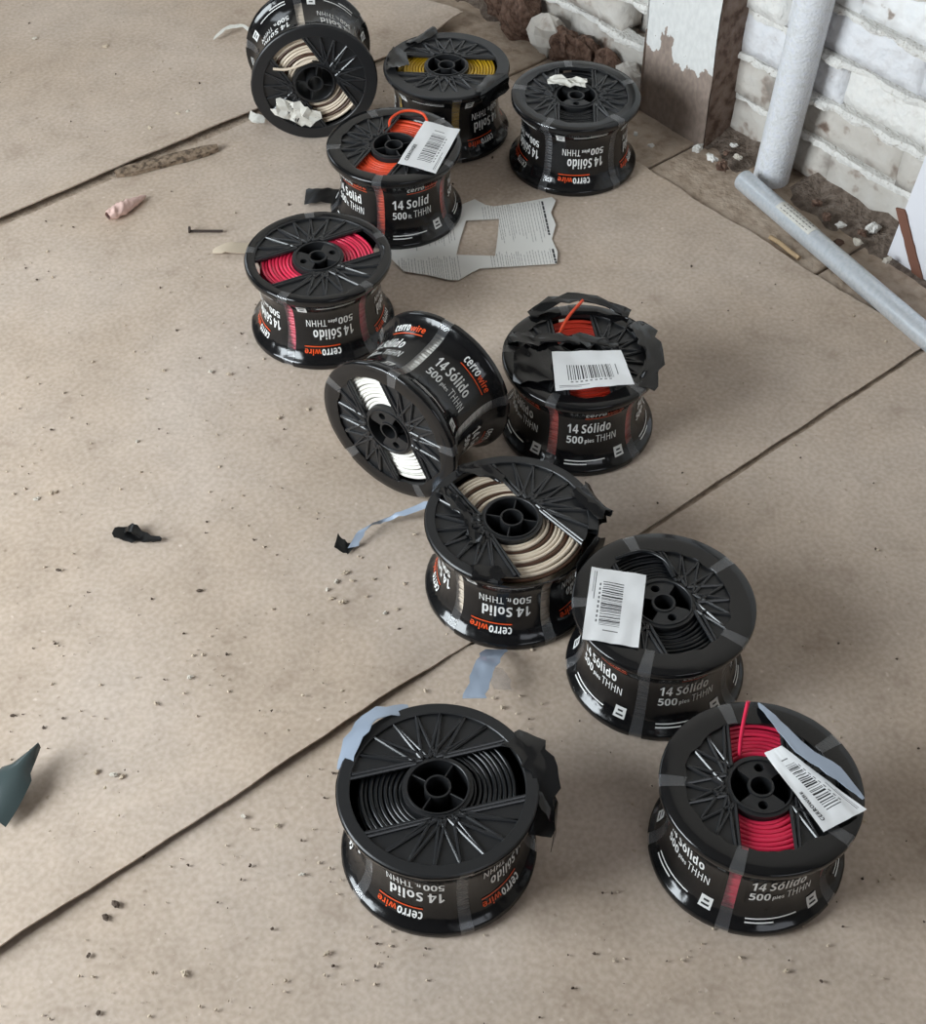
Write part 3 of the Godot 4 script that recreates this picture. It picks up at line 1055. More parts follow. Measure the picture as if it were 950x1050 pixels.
func make_spool(cfg: Dictionary) -> Node3D:
	var o := base("wire_spool", cfg.label, "wire spool", Vector3.ZERO, "spools of electrical wire on the floor")
	var psi: float = cfg.psi
	var rw: float = cfg.get("rw", 0.81) * R
	var wa: float = cfg.get("wa", 0.27)
	var wb: float = cfg.get("wb", 0.27)
	var fm := flange_top(psi, wa, wb, rw, cfg.get("gap", 0.0))
	var fl := part("flange", fm[0], M.plastic, o)
	for lat in fm[1]: part("rib_lattice", lat, M.rib, fl)
	part("flange", bottom_mesh, M.plastic, o)
	part("core", core_mesh, M.plastic, o)
	var hb := part("hub", hub_meshes[cfg.hub], M.plastic, o)
	hb.rotation.y = deg_to_rad(psi)
	var wc := part("wire_coil", coil_mesh, cfg.wire, o)
	if cfg.has("spread"):
		for k in int(cfg.spread):
			var ex := start()
			var pts := PackedVector3Array()
			for i in 72:
				var t := TAU * i / 72
				var rr: float = 0.765 * R + 0.0036 * (k + 1) + 0.0004 * sin(2.0 * t + k)
				pts.append(Vector3(rr * sin(t), H - 0.0095 - 0.0020 * k, rr * cos(t)))
			tube(ex, pts, 0.0020, 7, true)
			part("outer_turn", done(ex), cfg.wire if k != 1 else cfg.wire2, wc)
	part("wire_turns", stripe_mesh, cfg.get("wire2", cfg.wire), wc)
	# film
	var wrapped: bool = cfg.get("wrapped", true)
	var inv: bool = cfg.inv
	var s0: float = cfg.s0
	var sd: float = cfg.seed
	var prof := film_profile(wrapped, cfg.get("inner", rw / R - 0.015))
	var blk := start()
	var n := 180
	var clear := []
	for k in 5: clear.append(start())
	blk.set_smooth_group(0)
	for i in n:
		var deg := s0 + 360.0 * i / n
		var loc := fposmod(deg - s0 + 4.0, 72.0)
		var strip := loc < 8.0
		var st: SurfaceTool = clear[int(fposmod(deg - s0 + 4.0, 360.0) / 72.0)] if strip else blk
		st.set_smooth_group(0)
		var t0 := deg_to_rad(deg)
		var t1 := deg_to_rad(deg + 360.0 / n)
		for j in prof.size() - 1:
			var a: Vector2 = prof[j]
			var b: Vector2 = prof[j + 1]
			var a0 := a.x
			var a1 := a.x
			if j == 0 and wrapped:
				a0 += 0.0035 * nz.get_noise_2d(sin(t0) * 2.0 + sd, cos(t0) * 2.0)
				a1 += 0.0035 * nz.get_noise_2d(sin(t1) * 2.0 + sd, cos(t1) * 2.0)
			quad(st, film_pt(a0, a.y, t0, sd), film_pt(a1, a.y, t1, sd), film_pt(b.x, b.y, t1, sd), film_pt(b.x, b.y, t0, sd))
	var lw := part("label_wrap", done(blk), M.film, o, "glossy black printed shrink film")
	for k in 5: part("clear_strip", done(clear[k]), M.clear, lw, "clear gap in the film")
	var es: int = cfg.get("spanish", 0)
	for k in 5:
		var mid := deg_to_rad(s0 + 36.0 + 72.0 * k)
		# only panels that can be seen from this side or a step aside carry separate print
		var sp: bool = (k + es) % 2 == 0
		var wt := start()
		film_text(wt, "14 Sólido" if sp else "14 Solid", mid, -0.031, 0.019, H - 0.049, H - 0.0345, inv)
		film_text(wt, "500", mid, -0.031, -0.0125, H - 0.0635, H - 0.0535, inv)
		film_text(wt, "pies" if sp else "ft.", mid, -0.0105, 0.0 if sp else -0.0055, H - (0.0645 if sp else 0.0635), H - 0.0575, inv)
		film_text(wt, "THHN", mid, 0.002 if sp else -0.003, 0.0265 if sp else 0.0225, H - 0.0635, H - 0.0535, inv, false)
		film_text(wt, "cerro", mid, -0.012, 0.010, H - 0.0225, H - 0.0155, inv)
		for b in 2: film_patch(wt, mid, -0.031, 0.012 - 0.02 * b, 0.0155 - 0.003 * b, 0.0166 - 0.003 * b, inv, 0.0007, 8, 1)
		part("lettering", done(wt), M.white_print, lw, "white lettering")
		var ot := start()
		film_text(ot, "wire", mid, 0.011, 0.030, H - 0.0225, H - 0.0155, inv)
		film_patch(ot, mid, -0.012, 0.030, H - 0.0262, H - 0.0250, inv, 0.0007, 10, 1)
		part("lettering", done(ot), M.orange_print, lw, "orange lettering and underline")
		var sq := start()
		film_patch(sq, mid, 0.0235, 0.0345, 0.0135, 0.0245, inv, 0.0007, 4, 3)
		var sk := part("sticker", done(sq), M.sticker, lw, "small white square mark")
		var sg := start()
		film_patch(sg, mid, 0.0265, 0.0315, 0.0195, 0.0215, inv, 0.0010, 3, 1)
		film_patch(sg, mid, 0.0255, 0.0325, 0.0155, 0.0172, inv, 0.0010, 3, 1)
		part("mark", done(sg), M.ink, lw)
	return o

func stand(o: Node3D, px: float, py: float, turn := 0.0, lean := Vector3.ZERO) -> void:
	var p := at(px, py, H)
	o.transform = Transform3D(Basis.from_euler(Vector3(deg_to_rad(lean.x), deg_to_rad(YAW + turn), deg_to_rad(lean.z))), Vector3(p.x, 0.0002, p.z))

func lie(o: Node3D, front: Vector3, back: Vector3) -> void:
	var y := (front - back).normalized()
	var x := y.cross(Vector3.DOWN).normalized()
	var z := x.cross(y).normalized()
	o.transform = Transform3D(Basis(x, y, z), front - y * H)

# barcode tag: printed corners TL, TR, BR, BL given as pixel and height
func barcode(o: Node3D, c: Array, label: String, sd: int, text := "") -> void:
	var inv := o.transform.affine_inverse()
	var q := []
	for k in c: q.append(inv * at(k[0], k[1], k[2]))
	var f := func(u: float, v: float) -> Vector3:
		var p: Vector3 = (q[0] as Vector3).lerp(q[1], u).lerp((q[3] as Vector3).lerp(q[2], u), v)
		return p + Vector3(0, 0.0016 * nz.get_noise_2d(u * 2.0 + sd * 3.0, v * 2.0) , 0)
	var rows := []
	for j in 13:
		var row := PackedVector3Array()
		for i in 15:
			row.append(f.call(i / 14.0, j / 12.0))
		rows.append(row)
	var t := part("barcode_tag", thin(rows, 0.0004, true), M.tag, o, label)
	if text:
		var st := start()
		st.set_smooth_group(0)
		var up: Vector3 = ((q[3] - q[0]) as Vector3).cross(q[1] - q[0]).normalized()
		for p in font_mesh(text)[0]:
			st.add_vertex(f.call(lerpf(0.10, 0.46, p.x), lerpf(0.19, 0.10, p.y)) + up * 0.0005)
		part("lettering", done(st), M.ink, t, "dark printed lettering")

func wire_end(o: Node3D, pts: Array, mat: Material, label: String) -> void:
	var st := start()
	var cv := PackedVector3Array()
	for i in (pts.size() - 1) * 5 + 1:
		var k := mini(i / 5, pts.size() - 2)
		var t := (i - k * 5) / 5.0
		cv.append((pts[k] as Vector3).cubic_interpolate(pts[k + 1], pts[maxi(k - 1, 0)], pts[mini(k + 2, pts.size() - 1)], t))
	tube(st, cv, 0.0018, 8)
	part("wire_end", done(st), mat, o, label)

func crumple(o: Node3D, c: Vector3, ext: Vector3, turn: float, sd: int, label: String) -> void:
	var rows := []
	var r := RandomNumberGenerator.new()
	r.seed = sd
	for j in 6:
		var row := PackedVector3Array()
		for i in 8:
			var u := i / 7.0 * 2.0 - 1.0 + r.randf_range(-0.1, 0.1)
			var v := j / 5.0 * 2.0 - 1.0 + r.randf_range(-0.15, 0.15)
			var sh := 1.0 - 0.5 * absf(nz.get_noise_2d(u * 1.5 + sd, v * 1.5))
			var y := ext.y * r.randf_range(-0.8, 0.8)
			row.append(c + Basis(Vector3.UP, turn) * Vector3(u * sh * ext.x, y, v * sh * ext.z))
		rows.append(row)
	var st := start()
	grid(st, rows, false, -1)
	part("crumpled_paper", done(st), M.paper, o, label)

func spools() -> void:
	shared_spool_meshes()
	# lying at the back, white and brown striped wire
	var o := make_spool({"label": "black spool of beige striped wire lying on its side against the yellow wire spool", "psi": 121.0, "wa": 0.30, "wb": 0.30, "hub": 0, "wire": M.wire_beige, "wire2": M.wire_brown, "wrapped": false, "inv": false, "s0": -172.0, "seed": 1.0, "spanish": 1})
	lie(o, at(323, 86, R), at(316, 46, R))
	crumple(o, ring_pt(0.60 * R, 235.0, H + 0.001), Vector3(0.034, 0.0035, 0.017), deg_to_rad(-28.0), 3, "crumpled white paper on the flange")
	wire_end(o, [ring_pt(0.72 * R, 152.0, H + 0.0015), ring_pt(0.5 * R, 140.0, H + 0.003), ring_pt(0.42 * R, 92.0, H + 0.001)], M.wire_beige, "loose beige wire end")
	# yellow
	o = make_spool({"label": "black spool with yellow wire, between the lying spool and the wall", "psi": -4.0, "hub": 0, "wire": M.wire_yellow, "inv": true, "s0": 10.0, "seed": 2.0, "wrapped": false, "spanish": 1})
	stand(o, 458, 66)
	film_flap(o, [ring_pt(0.95 * R, 176.0, H + 0.002), ring_pt(0.8 * R, 176.0, H + 0.007), ring_pt(0.62 * R, 172.0, H + 0.003)], 0.05, M.film)
	film_flap(o, [ring_pt(1.0 * R, 120.0, H - 0.004), ring_pt(0.93 * R, 117.0, H + 0.004), ring_pt(0.80 * R, 114.0, H + 0.002)], 0.055, M.film)
	film_flap(o, [ring_pt(1.01 * R, 320.0, H - 0.02), ring_pt(0.99 * R, 320.0, H + 0.003), ring_pt(0.78 * R, 316.0, H + 0.002)], 0.06, M.film)
	# black wire by the pier
	o = make_spool({"label": "black spool of black wire with white paper scrap standing next to the pier", "psi": 88.0, "hub": 1, "wire": M.wire_black, "inv": true, "s0": -31.0, "seed": 3.0})
	stand(o, 591, 97)
	crumple(o, ring_pt(0.33 * R, 110.0, H + 0.0045), Vector3(0.028, 0.0045, 0.011), deg_to_rad(-6.0), 8, "crumpled white paper in the flange window")
	# orange with tag
	o = make_spool({"label": "black spool of bright orange wire standing on the printed paper", "psi": 65.0, "hub": 0, "wire": M.wire_orange, "inv": false, "s0": -13.0, "seed": 4.0, "spanish": 1})
	stand(o, 404, 148)
	barcode(o, [[408, 167, H + 0.005], [436, 124, H + 0.008], [472, 133, H + 0.006], [447, 178, H + 0.004]], "white barcode tag", 1, "CERROWIRE")
	wire_end(o, [ring_pt(0.45 * R, 100.0, H - 0.006), ring_pt(0.62 * R, 96.0, H + 0.003), ring_pt(0.80 * R, 80.0, H + 0.006), ring_pt(0.84 * R, 60.0, H + 0.005), ring_pt(0.7 * R, 42.0, H - 0.002)], M.wire_orange, "loose orange wire end")
	# pink, left
	o = make_spool({"label": "black spool of pink wire between the fallen white wire spool and the printed paper", "psi": 27.0, "hub": 1, "wire": M.wire_pink, "inv": true, "s0": -25.0, "seed": 5.0, "rw": 0.86, "inner": 0.88, "wa": 0.30, "wb": 0.30})
	stand(o, 326, 262)
	# lying, white wire
	o = make_spool({"label": "black spool of plain white wire lying on its side", "psi": 118.0, "wa": 0.28, "wb": 0.28, "hub": 1, "wire": M.wire_white, "inv": true, "s0": 174.0, "seed": 6.0, "spanish": 0})
	lie(o, at(398, 443, R), at(455, 389, R))
	# red-orange with tag and torn film
	o = make_spool({"label": "black spool of red-orange wire under torn bunched film with a barcode tag", "psi": 97.0, "hub": 0, "wire": M.wire_red, "inv": false, "s0": -25.0, "seed": 7.0})
	stand(o, 596, 364)
	barcode(o, [[566, 361, H + 0.016], [637, 359, H + 0.016], [651, 394, H + 0.012], [570, 401, H + 0.012]], "torn white barcode tag", 2)
	film_flap(o, [ring_pt(0.96 * R, 160.0, H + 0.003), ring_pt(0.62 * R, 168.0, H + 0.012), ring_pt(0.30 * R, 150.0, H + 0.012), ring_pt(0.16 * R, 60.0, H + 0.010), ring_pt(0.5 * R, 15.0, H + 0.005)], 0.017, M.film)
	film_flap(o, [ring_pt(0.9 * R, 196.0, H + 0.002), ring_pt(0.62 * R, 205.0, H + 0.008), ring_pt(0.40 * R, 200.0, H + 0.007), ring_pt(0.22 * R, 190.0, H + 0.009)], 0.060, M.film)
	film_flap(o, [ring_pt(1.0 * R, 130.0, H + 0.002), ring_pt(0.93 * R, 105.0, H + 0.014), ring_pt(0.93 * R, 75.0, H + 0.013), ring_pt(1.0 * R, 48.0, H + 0.003)], 0.016, M.film)
	film_flap(o, [ring_pt(1.0 * R, 40.0, H + 0.001), ring_pt(0.88 * R, 15.0, H + 0.008), ring_pt(0.93 * R, -15.0, H + 0.006), ring_pt(0.98 * R, -40.0, H + 0.001)], 0.022, M.film)
	wire_end(o, [ring_pt(0.42 * R, 140.0, H - 0.003), ring_pt(0.58 * R, 105.0, H + 0.012), ring_pt(0.86 * R, 86.0, H + 0.016)], M.wire_orange, "loose orange wire end")
	# white and brown, open flange
	o = make_spool({"label": "black spool of white and brown striped wire with a broken open flange", "psi": 124.0, "wa": 0.27, "wb": 0.43, "rw": 0.88, "gap": 44.0, "spread": 2, "hub": 0, "wire": M.wire_beige, "wire2": M.wire_brown, "wrapped": false, "inv": true, "s0": -45.0, "seed": 8.0, "spanish": 1})
	stand(o, 525, 530, 0.0)
	film_flap(o, [ring_pt(1.0 * R, 22.0, H - 0.03), ring_pt(1.06 * R, 18.0, H - 0.006), ring_pt(0.98 * R, 14.0, H + 0.005), ring_pt(0.84 * R, 10.0, H + 0.003)], 0.05, M.film)
	film_flap(o, [ring_pt(0.98 * R, -35.0, H - 0.035), ring_pt(1.04 * R, -32.0, H - 0.012), ring_pt(0.98 * R, -30.0, H + 0.002)], 0.06, M.film)
	film_flap(o, [ring_pt(0.93 * R, 150.0, H + 0.001), ring_pt(0.7 * R, 165.0, H + 0.004), ring_pt(0.52 * R, 190.0, H + 0.003), ring_pt(0.6 * R, 225.0, H + 0.002)], 0.010, M.film)
	film_flap(o, [ring_pt(0.98 * R, 130.0, H + 0.001), ring_pt(0.8 * R, 120.0, H + 0.006), ring_pt(0.55 * R, 100.0, H + 0.004)], 0.016, M.film)
	film_flap(o, [ring_pt(0.80 * R, 250.0, H + 0.0012), ring_pt(0.98 * R, 252.0, H + 0.001), ring_pt(1.0 * R, 253.0, H - 0.006)], 0.03, M.film)
	# black wire with tag
	o = make_spool({"label": "black wire spool with a large barcode tag, touching the white and brown wire spool", "psi": 110.0, "hub": 1, "wire": M.wire_black, "inv": false, "s0": -17.0, "seed": 9.0, "rw": 0.74})
	stand(o, 681, 617)
	barcode(o, [[663, 590, H + 0.004], [655, 664, H + 0.003], [597, 655, H + 0.003], [607, 581, H + 0.006]], "white barcode tag", 3)
	wire_end(o, [ring_pt(0.78 * R, 128.0, H + 0.001), ring_pt(0.72 * R, 104.0, H + 0.003), ring_pt(0.56 * R, 84.0, H + 0.004), ring_pt(0.36 * R, 66.0, H + 0.002)], M.wire_black, "loose black wire end")
	# front black wire, bare flange
	o = make_spool({"label": "black spool of black wire with a bare ribbed flange and torn silvery film", "psi": 15.0, "wa": 0.32, "wb": 0.32, "rw": 0.87, "hub": 0, "wire": M.wire_black, "wrapped": false, "inv": true, "s0": -55.0, "seed": 10.0, "spanish": 1})
	stand(o, 449, 806)
	film_flap(o, [ring_pt(0.98 * R, 168.0, H - 0.004), ring_pt(1.0 * R, 145.0, H + 0.005), ring_pt(1.03 * R, 125.0, H + 0.004), ring_pt(0.97 * R, 108.0, H - 0.003)], 0.014, M.silver, "silvery inside of torn film")
	film_flap(o, [ring_pt(0.97 * R, 40.0, H - 0.002), ring_pt(1.02 * R, 20.0, H + 0.002), ring_pt(1.05 * R, 0.0, H - 0.003), ring_pt(1.04 * R, -22.0, H - 0.024)], 0.026, M.film)
	film_flap(o, [ring_pt(1.0 * R, -4.0, H - 0.004), ring_pt(1.17 * R, -8.0, H - 0.016), ring_pt(1.20 * R, -16.0, H - 0.040)], 0.026, M.film)
	# front pink wire with tag
	o = make_spool({"label": "black spool of pink wire with a peeling barcode tag, wire end sticking up", "psi": 88.0, "hub": 1, "wire": M.wire_pink, "inv": false, "s0": -21.0, "seed": 11.0, "rw": 0.76})
	stand(o, 781, 805)
	barcode(o, [[845, 853, H + 0.004], [784, 772, H + 0.006], [802, 765, H + 0.012], [889, 830, H + 0.008]], "peeling white barcode tag", 4, "CERROWIRE")
	var back := o.transform.affine_inverse()
	var curl := []
	for c in [[778, 721, 0.004], [797, 741, 0.011], [822, 768, 0.014], [855, 790, 0.013], [886, 819, 0.010]]: curl.append(back * at(c[0], c[1], H + c[2]))
	var across := (curl[4] - curl[0] as Vector3).normalized().cross(Vector3.UP) + Vector3(0, 0.35, 0)
	part("film_flap", ribbon(curl, [across * 0.002, across * 0.010, across * 0.016, across * 0.017, across * 0.003], 0.0005, 0.0003), M.silver, o, "curled silvery film strip")
	wire_end(o, [ring_pt(0.42 * R, 112.0, H - 0.006), ring_pt(0.50 * R, 108.0, H + 0.008), ring_pt(0.58 * R, 104.0, H + 0.024), ring_pt(0.66 * R, 100.0, H + 0.042)], M.wire_pink, "pink wire end sticking up")

func film_flap(o: Node3D, path: Array, width: float, mat: Material, label := "torn film") -> void:
	var ws := []
	for i in path.size():
		var d: Vector3 = (path[mini(i + 1, path.size() - 1)] - path[maxi(i - 1, 0)]).normalized()
		var out_v: Vector3 = Vector3(path[i].x, 0.02, path[i].z).normalized()
		var w := d.cross(out_v.cross(d)).normalized() if absf(d.dot(Vector3.UP)) > 0.8 else d.cross(Vector3.UP).normalized()
		if absf(d.dot(Vector3.UP)) > 0.6: w = Vector3.UP.cross(out_v).normalized()
		if i > 0 and w.dot(ws[i - 1]) < 0: w = -w
		ws.append(w * width * (0.75 if i == 0 or i == path.size() - 1 else 1.0))
	part("film_flap", ribbon(path, ws, 0.0005, 0.0007 if mat == M.silver else 0.0015), mat, o, label)

# ------------------------------------------------------------------ loose things on the floor
func chip(called: String, label: String, cat: String, px: float, py: float, rad: Vector3, mat: Material, sd: int, turn := 0.0, group := "", rough := 0.35) -> void:
	var p := at(px, py, 0.0)
	var st := start()
	lump(st, Vector3(0, rad.y * 0.8, 0), rad, sd, rough, 12)
	var o := part(called, done(st), mat, self)
	o.position = p
	o.rotation.y = deg_to_rad(YAW + turn)
	tag(o, label, cat, group)

func nearest(px: float, py: float) -> String:
	var marks := {"the twisted black-tipped tape strip": Vector2(365, 575), "the small black plastic piece": Vector2(140, 552), "the dark blade-shaped film scrap": Vector2(30, 790),
		"the iron nail and pink foam scrap": Vector2(170, 225), "the strip of weathered wood": Vector2(170, 150), "the pink spool beside the fallen white wire spool": Vector2(300, 380),
		"the bare-flanged black wire spool": Vector2(440, 950), "the spool with the upright pink wire end": Vector2(790, 940), "the arching silvery film strip": Vector2(500, 695),
		"the broken-flanged white and brown wire spool": Vector2(470, 640), "the large barcode tag spool": Vector2(740, 640), "the red-orange wire spool": Vector2(640, 480)}
	var best := ""
	var dist := 1e9
	for k in marks:
		if marks[k].distance_to(Vector2(px, py)) < dist:
			dist = marks[k].distance_to(Vector2(px, py))
			best = k
	return best

func loose_things() -> void:
	leaflet()
	# strip of old wood by the paper seam
	var a := at(118, 178, 0.004)
	var b := at(223, 151, 0.004)
	var rows := []
	for i in 15:
		var f := i / 14.0
		var c := a.lerp(b, f)
		var d := (b - a).normalized().cross(Vector3.UP)
		var w := 0.0095 * (0.45 + 0.55 * minf(1.0, minf(f, 1.0 - f) * 7.0)) + 0.0018 * nz.get_noise_2d(f * 9.0, 1.0)
		var hgt := 0.0045 + 0.002 * nz.get_noise_2d(f * 8.0, 7.0)
		rows.append(PackedVector3Array([c - d * w - Vector3(0, 0.004, 0), c - d * w + Vector3(0, hgt * 0.5, 0), c + Vector3(0, hgt, 0), c + d * w + Vector3(0, hgt * 0.4, 0), c + d * w - Vector3(0, 0.004, 0)]))
	var st := start()
	grid(st, rows, false, -1)
	var o := part("wood_strip", done(st), M.wood_old, self)
	tag(o, "strip of weathered grey-brown wood lying along the paper seam", "wood strip")
	# thin splinter beside the seam
	splinter("wood_splinter", "thin dark splinter just beyond the strip of weathered wood", at(163, 148, 0.003), at(187, 141, 0.003), 0.0016, M.wood_old)
	splinter("wood_splinter", "pale broken wood stick between the floor paper and the conduit", at(790, 243, -0.002), at(820, 265, -0.002), 0.0035, M.wood_light)
	# pink foam twist
	var p := at(112, 228, 0.0)
	var q := at(150, 203, 0.0)
	st = start()
	var frows := []
	for i in 22:
		var f := i / 21.0
		var c := p.lerp(q, f) + Vector3(0, 0.010 * (1.0 - f * 0.65), 0)
		var ax := (q - p).normalized()
		var s1 := ax.cross(Vector3.UP)
		var rr := 0.0115 * sqrt(clampf(sin(PI * clampf(f * 0.93 + 0.05, 0, 1)), 0, 1)) * (1.0 - 0.62 * f)
		var row := PackedVector3Array()
		for s in 14:
			var t := TAU * s / 14
			var k := rr * (1.0 + 0.5 * nz.get_noise_3d(cos(t) * 1.5, sin(t) * 1.5, f * 7.0))
			row.append(c + (s1 * cos(t) + Vector3.UP * sin(t)) * k)
		frows.append(row)
	grid(st, frows, true, 0)
	o = part("foam_scrap", done(st), M.pink_foam, self)
	tag(o, "pale pink twisted foam scrap beside the iron nail", "foam scrap")
	# nail
	var n0 := at(195, 237, 0.0022)
	var n1 := at(231, 237, 0.0018)
	var nn := base("nail", "dark rusty nail lying flat by the pink foam scrap", "nail", n0)
	st = start()
	tube(st, PackedVector3Array([Vector3.ZERO, (n1 - n0) * 0.5, (n1 - n0) * 0.93]), 0.0018, 8)
	part("shank", done(st), M.nail, nn)
	st = start()
	var nd := (n1 - n0).normalized()
	tube(st, PackedVector3Array([-nd * 0.0015, nd * 0.0006]), 0.0045, 12)
	var hd := part("head", done(st), M.nail, nn)
	hd.position.y = 0.0022
	# black plastic clip
	var k0 := at(116, 549, 0.0)
	var cl := base("plastic_clip", "small black folded plastic piece alone on the brown paper", "plastic piece", k0)
	var ux := (at(166, 556, 0.0) - k0)
	var uz := Vector3(-ux.z, 0, ux.x).normalized()
	part("plate", ribbon([uz * -0.003 + Vector3(0, 0.004, 0), ux * 0.35 + Vector3(0, 0.002, 0) - uz * 0.002, ux * 0.68 + Vector3(0, 0.003, 0), ux + Vector3(0, 0.004, 0)], [uz * 0.010, uz * 0.019, uz * 0.014, uz * 0.002], 0.0015), M.black_tape, cl)
	part("fold", ribbon([ux * 0.22 + Vector3(0, 0.004, 0) - uz * 0.006, ux * 0.42 + Vector3(0, 0.011, 0) - uz * 0.004, ux * 0.58 + Vector3(0, 0.006, 0)], [uz * 0.004, uz * 0.012, uz * 0.010], 0.0015), M.black_tape, cl)
	# dark curled shard at the sheet
	var s0 := at(40, 764, 0.020)
	var s1 := at(-12, 838, 0.008)
	var dd := (s1 - s0)
	var sw := Vector3(-dd.z, 0, dd.x).normalized()
	var srows := []
	for i in 15:
		var f := i / 14.0
		var c := s0.lerp(s1, f) + Vector3(0, 0.006 * sin(f * PI), 0)
		var w := 0.016 * sin(PI * clampf(f * 0.62 + 0.02, 0, 1)) + (0.0 if f < 0.42 else 0.004)
		var row := PackedVector3Array()
		for j in 7:
			var g := j / 6.0 * 2.0 - 1.0
			row.append(c + sw * w * g + Vector3(0, 0.007 * (1.0 - g * g) - 0.003, 0))
		srows.append(row)
	o = part("film_shard", thin(srows, 0.0006), M.shard, self)
	tag(o, "dark curled blade-shaped film scrap raised off the paper", "film scrap")
	# silver and black tape strips
	var right := cam_basis.x
	var fwd := Vector3(sin(deg_to_rad(-YAW)), 0, -cos(deg_to_rad(-YAW)))
	var t1 := base("tape_strip", "twisted tape strip, silvery with a black tip, by the white and brown wire spool", "tape strip", Vector3.ZERO)
	part("silver_length", ribbon([at(440, 517, 0.020), at(410, 527, 0.010), at(390, 535, 0.004), at(374, 542, 0.012), at(362, 561, 0.003)], [fwd * 0.010, fwd * 0.008 + right * 0.003, fwd * 0.002 + Vector3(0, 0.004, 0), right * 0.011 + fwd * 0.006, right * 0.012 + fwd * 0.003]), M.silver, t1, "silvery side of the tape")
	part("black_tip", ribbon([at(365, 560, 0.003), at(356, 562, 0.002), at(345, 553, 0.010)], [fwd * 0.008 + right * 0.008, fwd * 0.016, fwd * 0.020 + right * 0.003]), M.black_tape, t1, "black side of the tape")
	var t2 := base("tape_strip", "silvery film strip arching between two spools with black wire and white wire", "tape strip", Vector3.ZERO)
	part("silver_length", ribbon([at(509, 666, 0.004), at(503, 674, 0.022), at(494, 694, 0.036), at(487, 716, 0.044)], [right * 0.021, right * 0.021 - fwd * 0.003, right * 0.022, right * 0.020]), M.silver, t2, "silvery side of the film")
	part("dark_flap", ribbon([at(505, 684, 0.018), at(512, 694, 0.010), at(517, 707, 0.004)], [right * 0.012, right * 0.020, right * 0.018]), M.clear, t2, "clear dark film")
	var t3 := part("tape_strip", ribbon([at(219, 40, 0.006), at(232, 29, 0.012), at(246, 26, 0.018), at(256, 30, 0.026)], [fwd * 0.008, fwd * 0.012, fwd * 0.011, fwd * 0.010]), M.paper, self)
	tag(t3, "white curled strip beside the spool of beige striped wire", "tape strip")
	var t4 := part("paper_scrap", ribbon([at(256, 118, 0.004), at(262, 121, 0.012), at(272, 122, 0.012)], [fwd * 0.020, fwd * 0.024, fwd * 0.018]), M.paper, self)
	tag(t4, "small white paper scrap under the lying spool of beige striped wire", "paper scrap")
	var t5 := part("film_scrap", ribbon([at(313, 202, 0.004), at(330, 200, 0.012), at(352, 202, 0.006)], [fwd * 0.034, fwd * 0.030, fwd * 0.036]), M.black_tape, self)
	tag(t5, "dark film scrap beside the bright orange wire spool", "film scrap")
	# curled brown paper flake by the pink spool
	var f0 := at(218, 258, 0.001)
	var f1 := at(256, 254, 0.004)
	o = part("paper_flake", ribbon([f0, f0.lerp(f1, 0.4) + Vector3(0, 0.004, 0), f1], [fwd * 0.006, fwd * 0.020, fwd * 0.024], 0.0008), M.crumb, self)
	tag(o, "curled brown paper flake beside the pink wire spool", "paper flake")
	# bigger crumbs and flakes that can be told apart
	var g := "plaster chips scattered on the brown paper"
	var spots := [[345, 597, 7], [354, 588, 7], [340, 614, 6], [351, 618, 7], [336, 605, 5], [361, 596, 5], [376, 612, 5], [383, 594, 4], [395, 629, 5], [407, 625, 5], [412, 673, 7], [425, 548, 4], [141, 453, 5], [452, 625, 6], [446, 668, 4], [99, 792, 6], [117, 795, 7], [125, 797, 6], [62, 912, 8], [286, 429, 5], [250, 838, 6], [284, 847, 6], [189, 999, 7], [333, 1000, 4], [38, 512, 6], [52, 506, 6], [58, 505, 5], [235, 384, 5], [216, 382, 5], [168, 380, 4], [316, 420, 4], [183, 117, 5], [193, 115, 5], [154, 132, 6], [214, 126, 5], [108, 48, 5], [36, 40, 5], [806, 996, 7], [556, 722, 4], [700, 985, 4], [195, 695, 6], [160, 722, 5], [506, 716, 5], [515, 726, 5], [310, 897, 6], [335, 978, 6]]
	for i in spots.size():
		var s = spots[i]
		var z := at(s[0], s[1]).distance_to(CAM)
		var r: float = s[2] * z / FOCAL * 0.42
		chip("plaster_chip", "small pale plaster chip lying near " + nearest(s[0], s[1]), "plaster chip", s[0], s[1], Vector3(r * rng.randf_range(0.9, 1.4), r * 0.5, r * rng.randf_range(0.55, 0.9)), M.crumb if i % 4 else M.plaster, i + 20, rng.randf() * 180.0, g, 0.55)
	for s in [[119, 928, 8], [108, 941, 7], [91, 980, 5], [60, 585, 5], [205, 606, 6], [13, 734, 5], [101, 1039, 5], [148, 878, 4], [860, 660, 3], [30, 24, 4], [53, 441, 4], [700, 485, 3]]:
		var r: float = s[2] * 1.3 / FOCAL * 0.5
		chip("dark_chip", "small dark crumb lying near " + nearest(s[0], s[1]), "crumb", s[0], s[1], Vector3(r * 1.2, r * 0.5, r * 0.8), M.crumb_dark, int(s[0]) + 3, rng.randf() * 180.0, "dark crumbs on the brown paper")
	# rubble at the foot of the wall and pier
	var wall_rub := [[716, 154, 10, 0], [731, 164, 9, 0], [727, 160, 6, 1], [757, 162, 7, 1], [745, 158, 6, 2], [753, 150, 6, 0], [741, 172, 12, 2], [838, 210, 9, 2], [848, 224, 10, 2], [862, 232, 8, 0], [880, 250, 9, 1], [896, 236, 13, 0], [884, 240, 8, 2], [910, 268, 8, 1], [920, 330, 6, 2], [900, 296, 7, 2], [860, 250, 9, 2], [930, 318, 8, 2], [668, 150, 5, 0], [652, 138, 5, 0], [640, 128, 5, 0]]
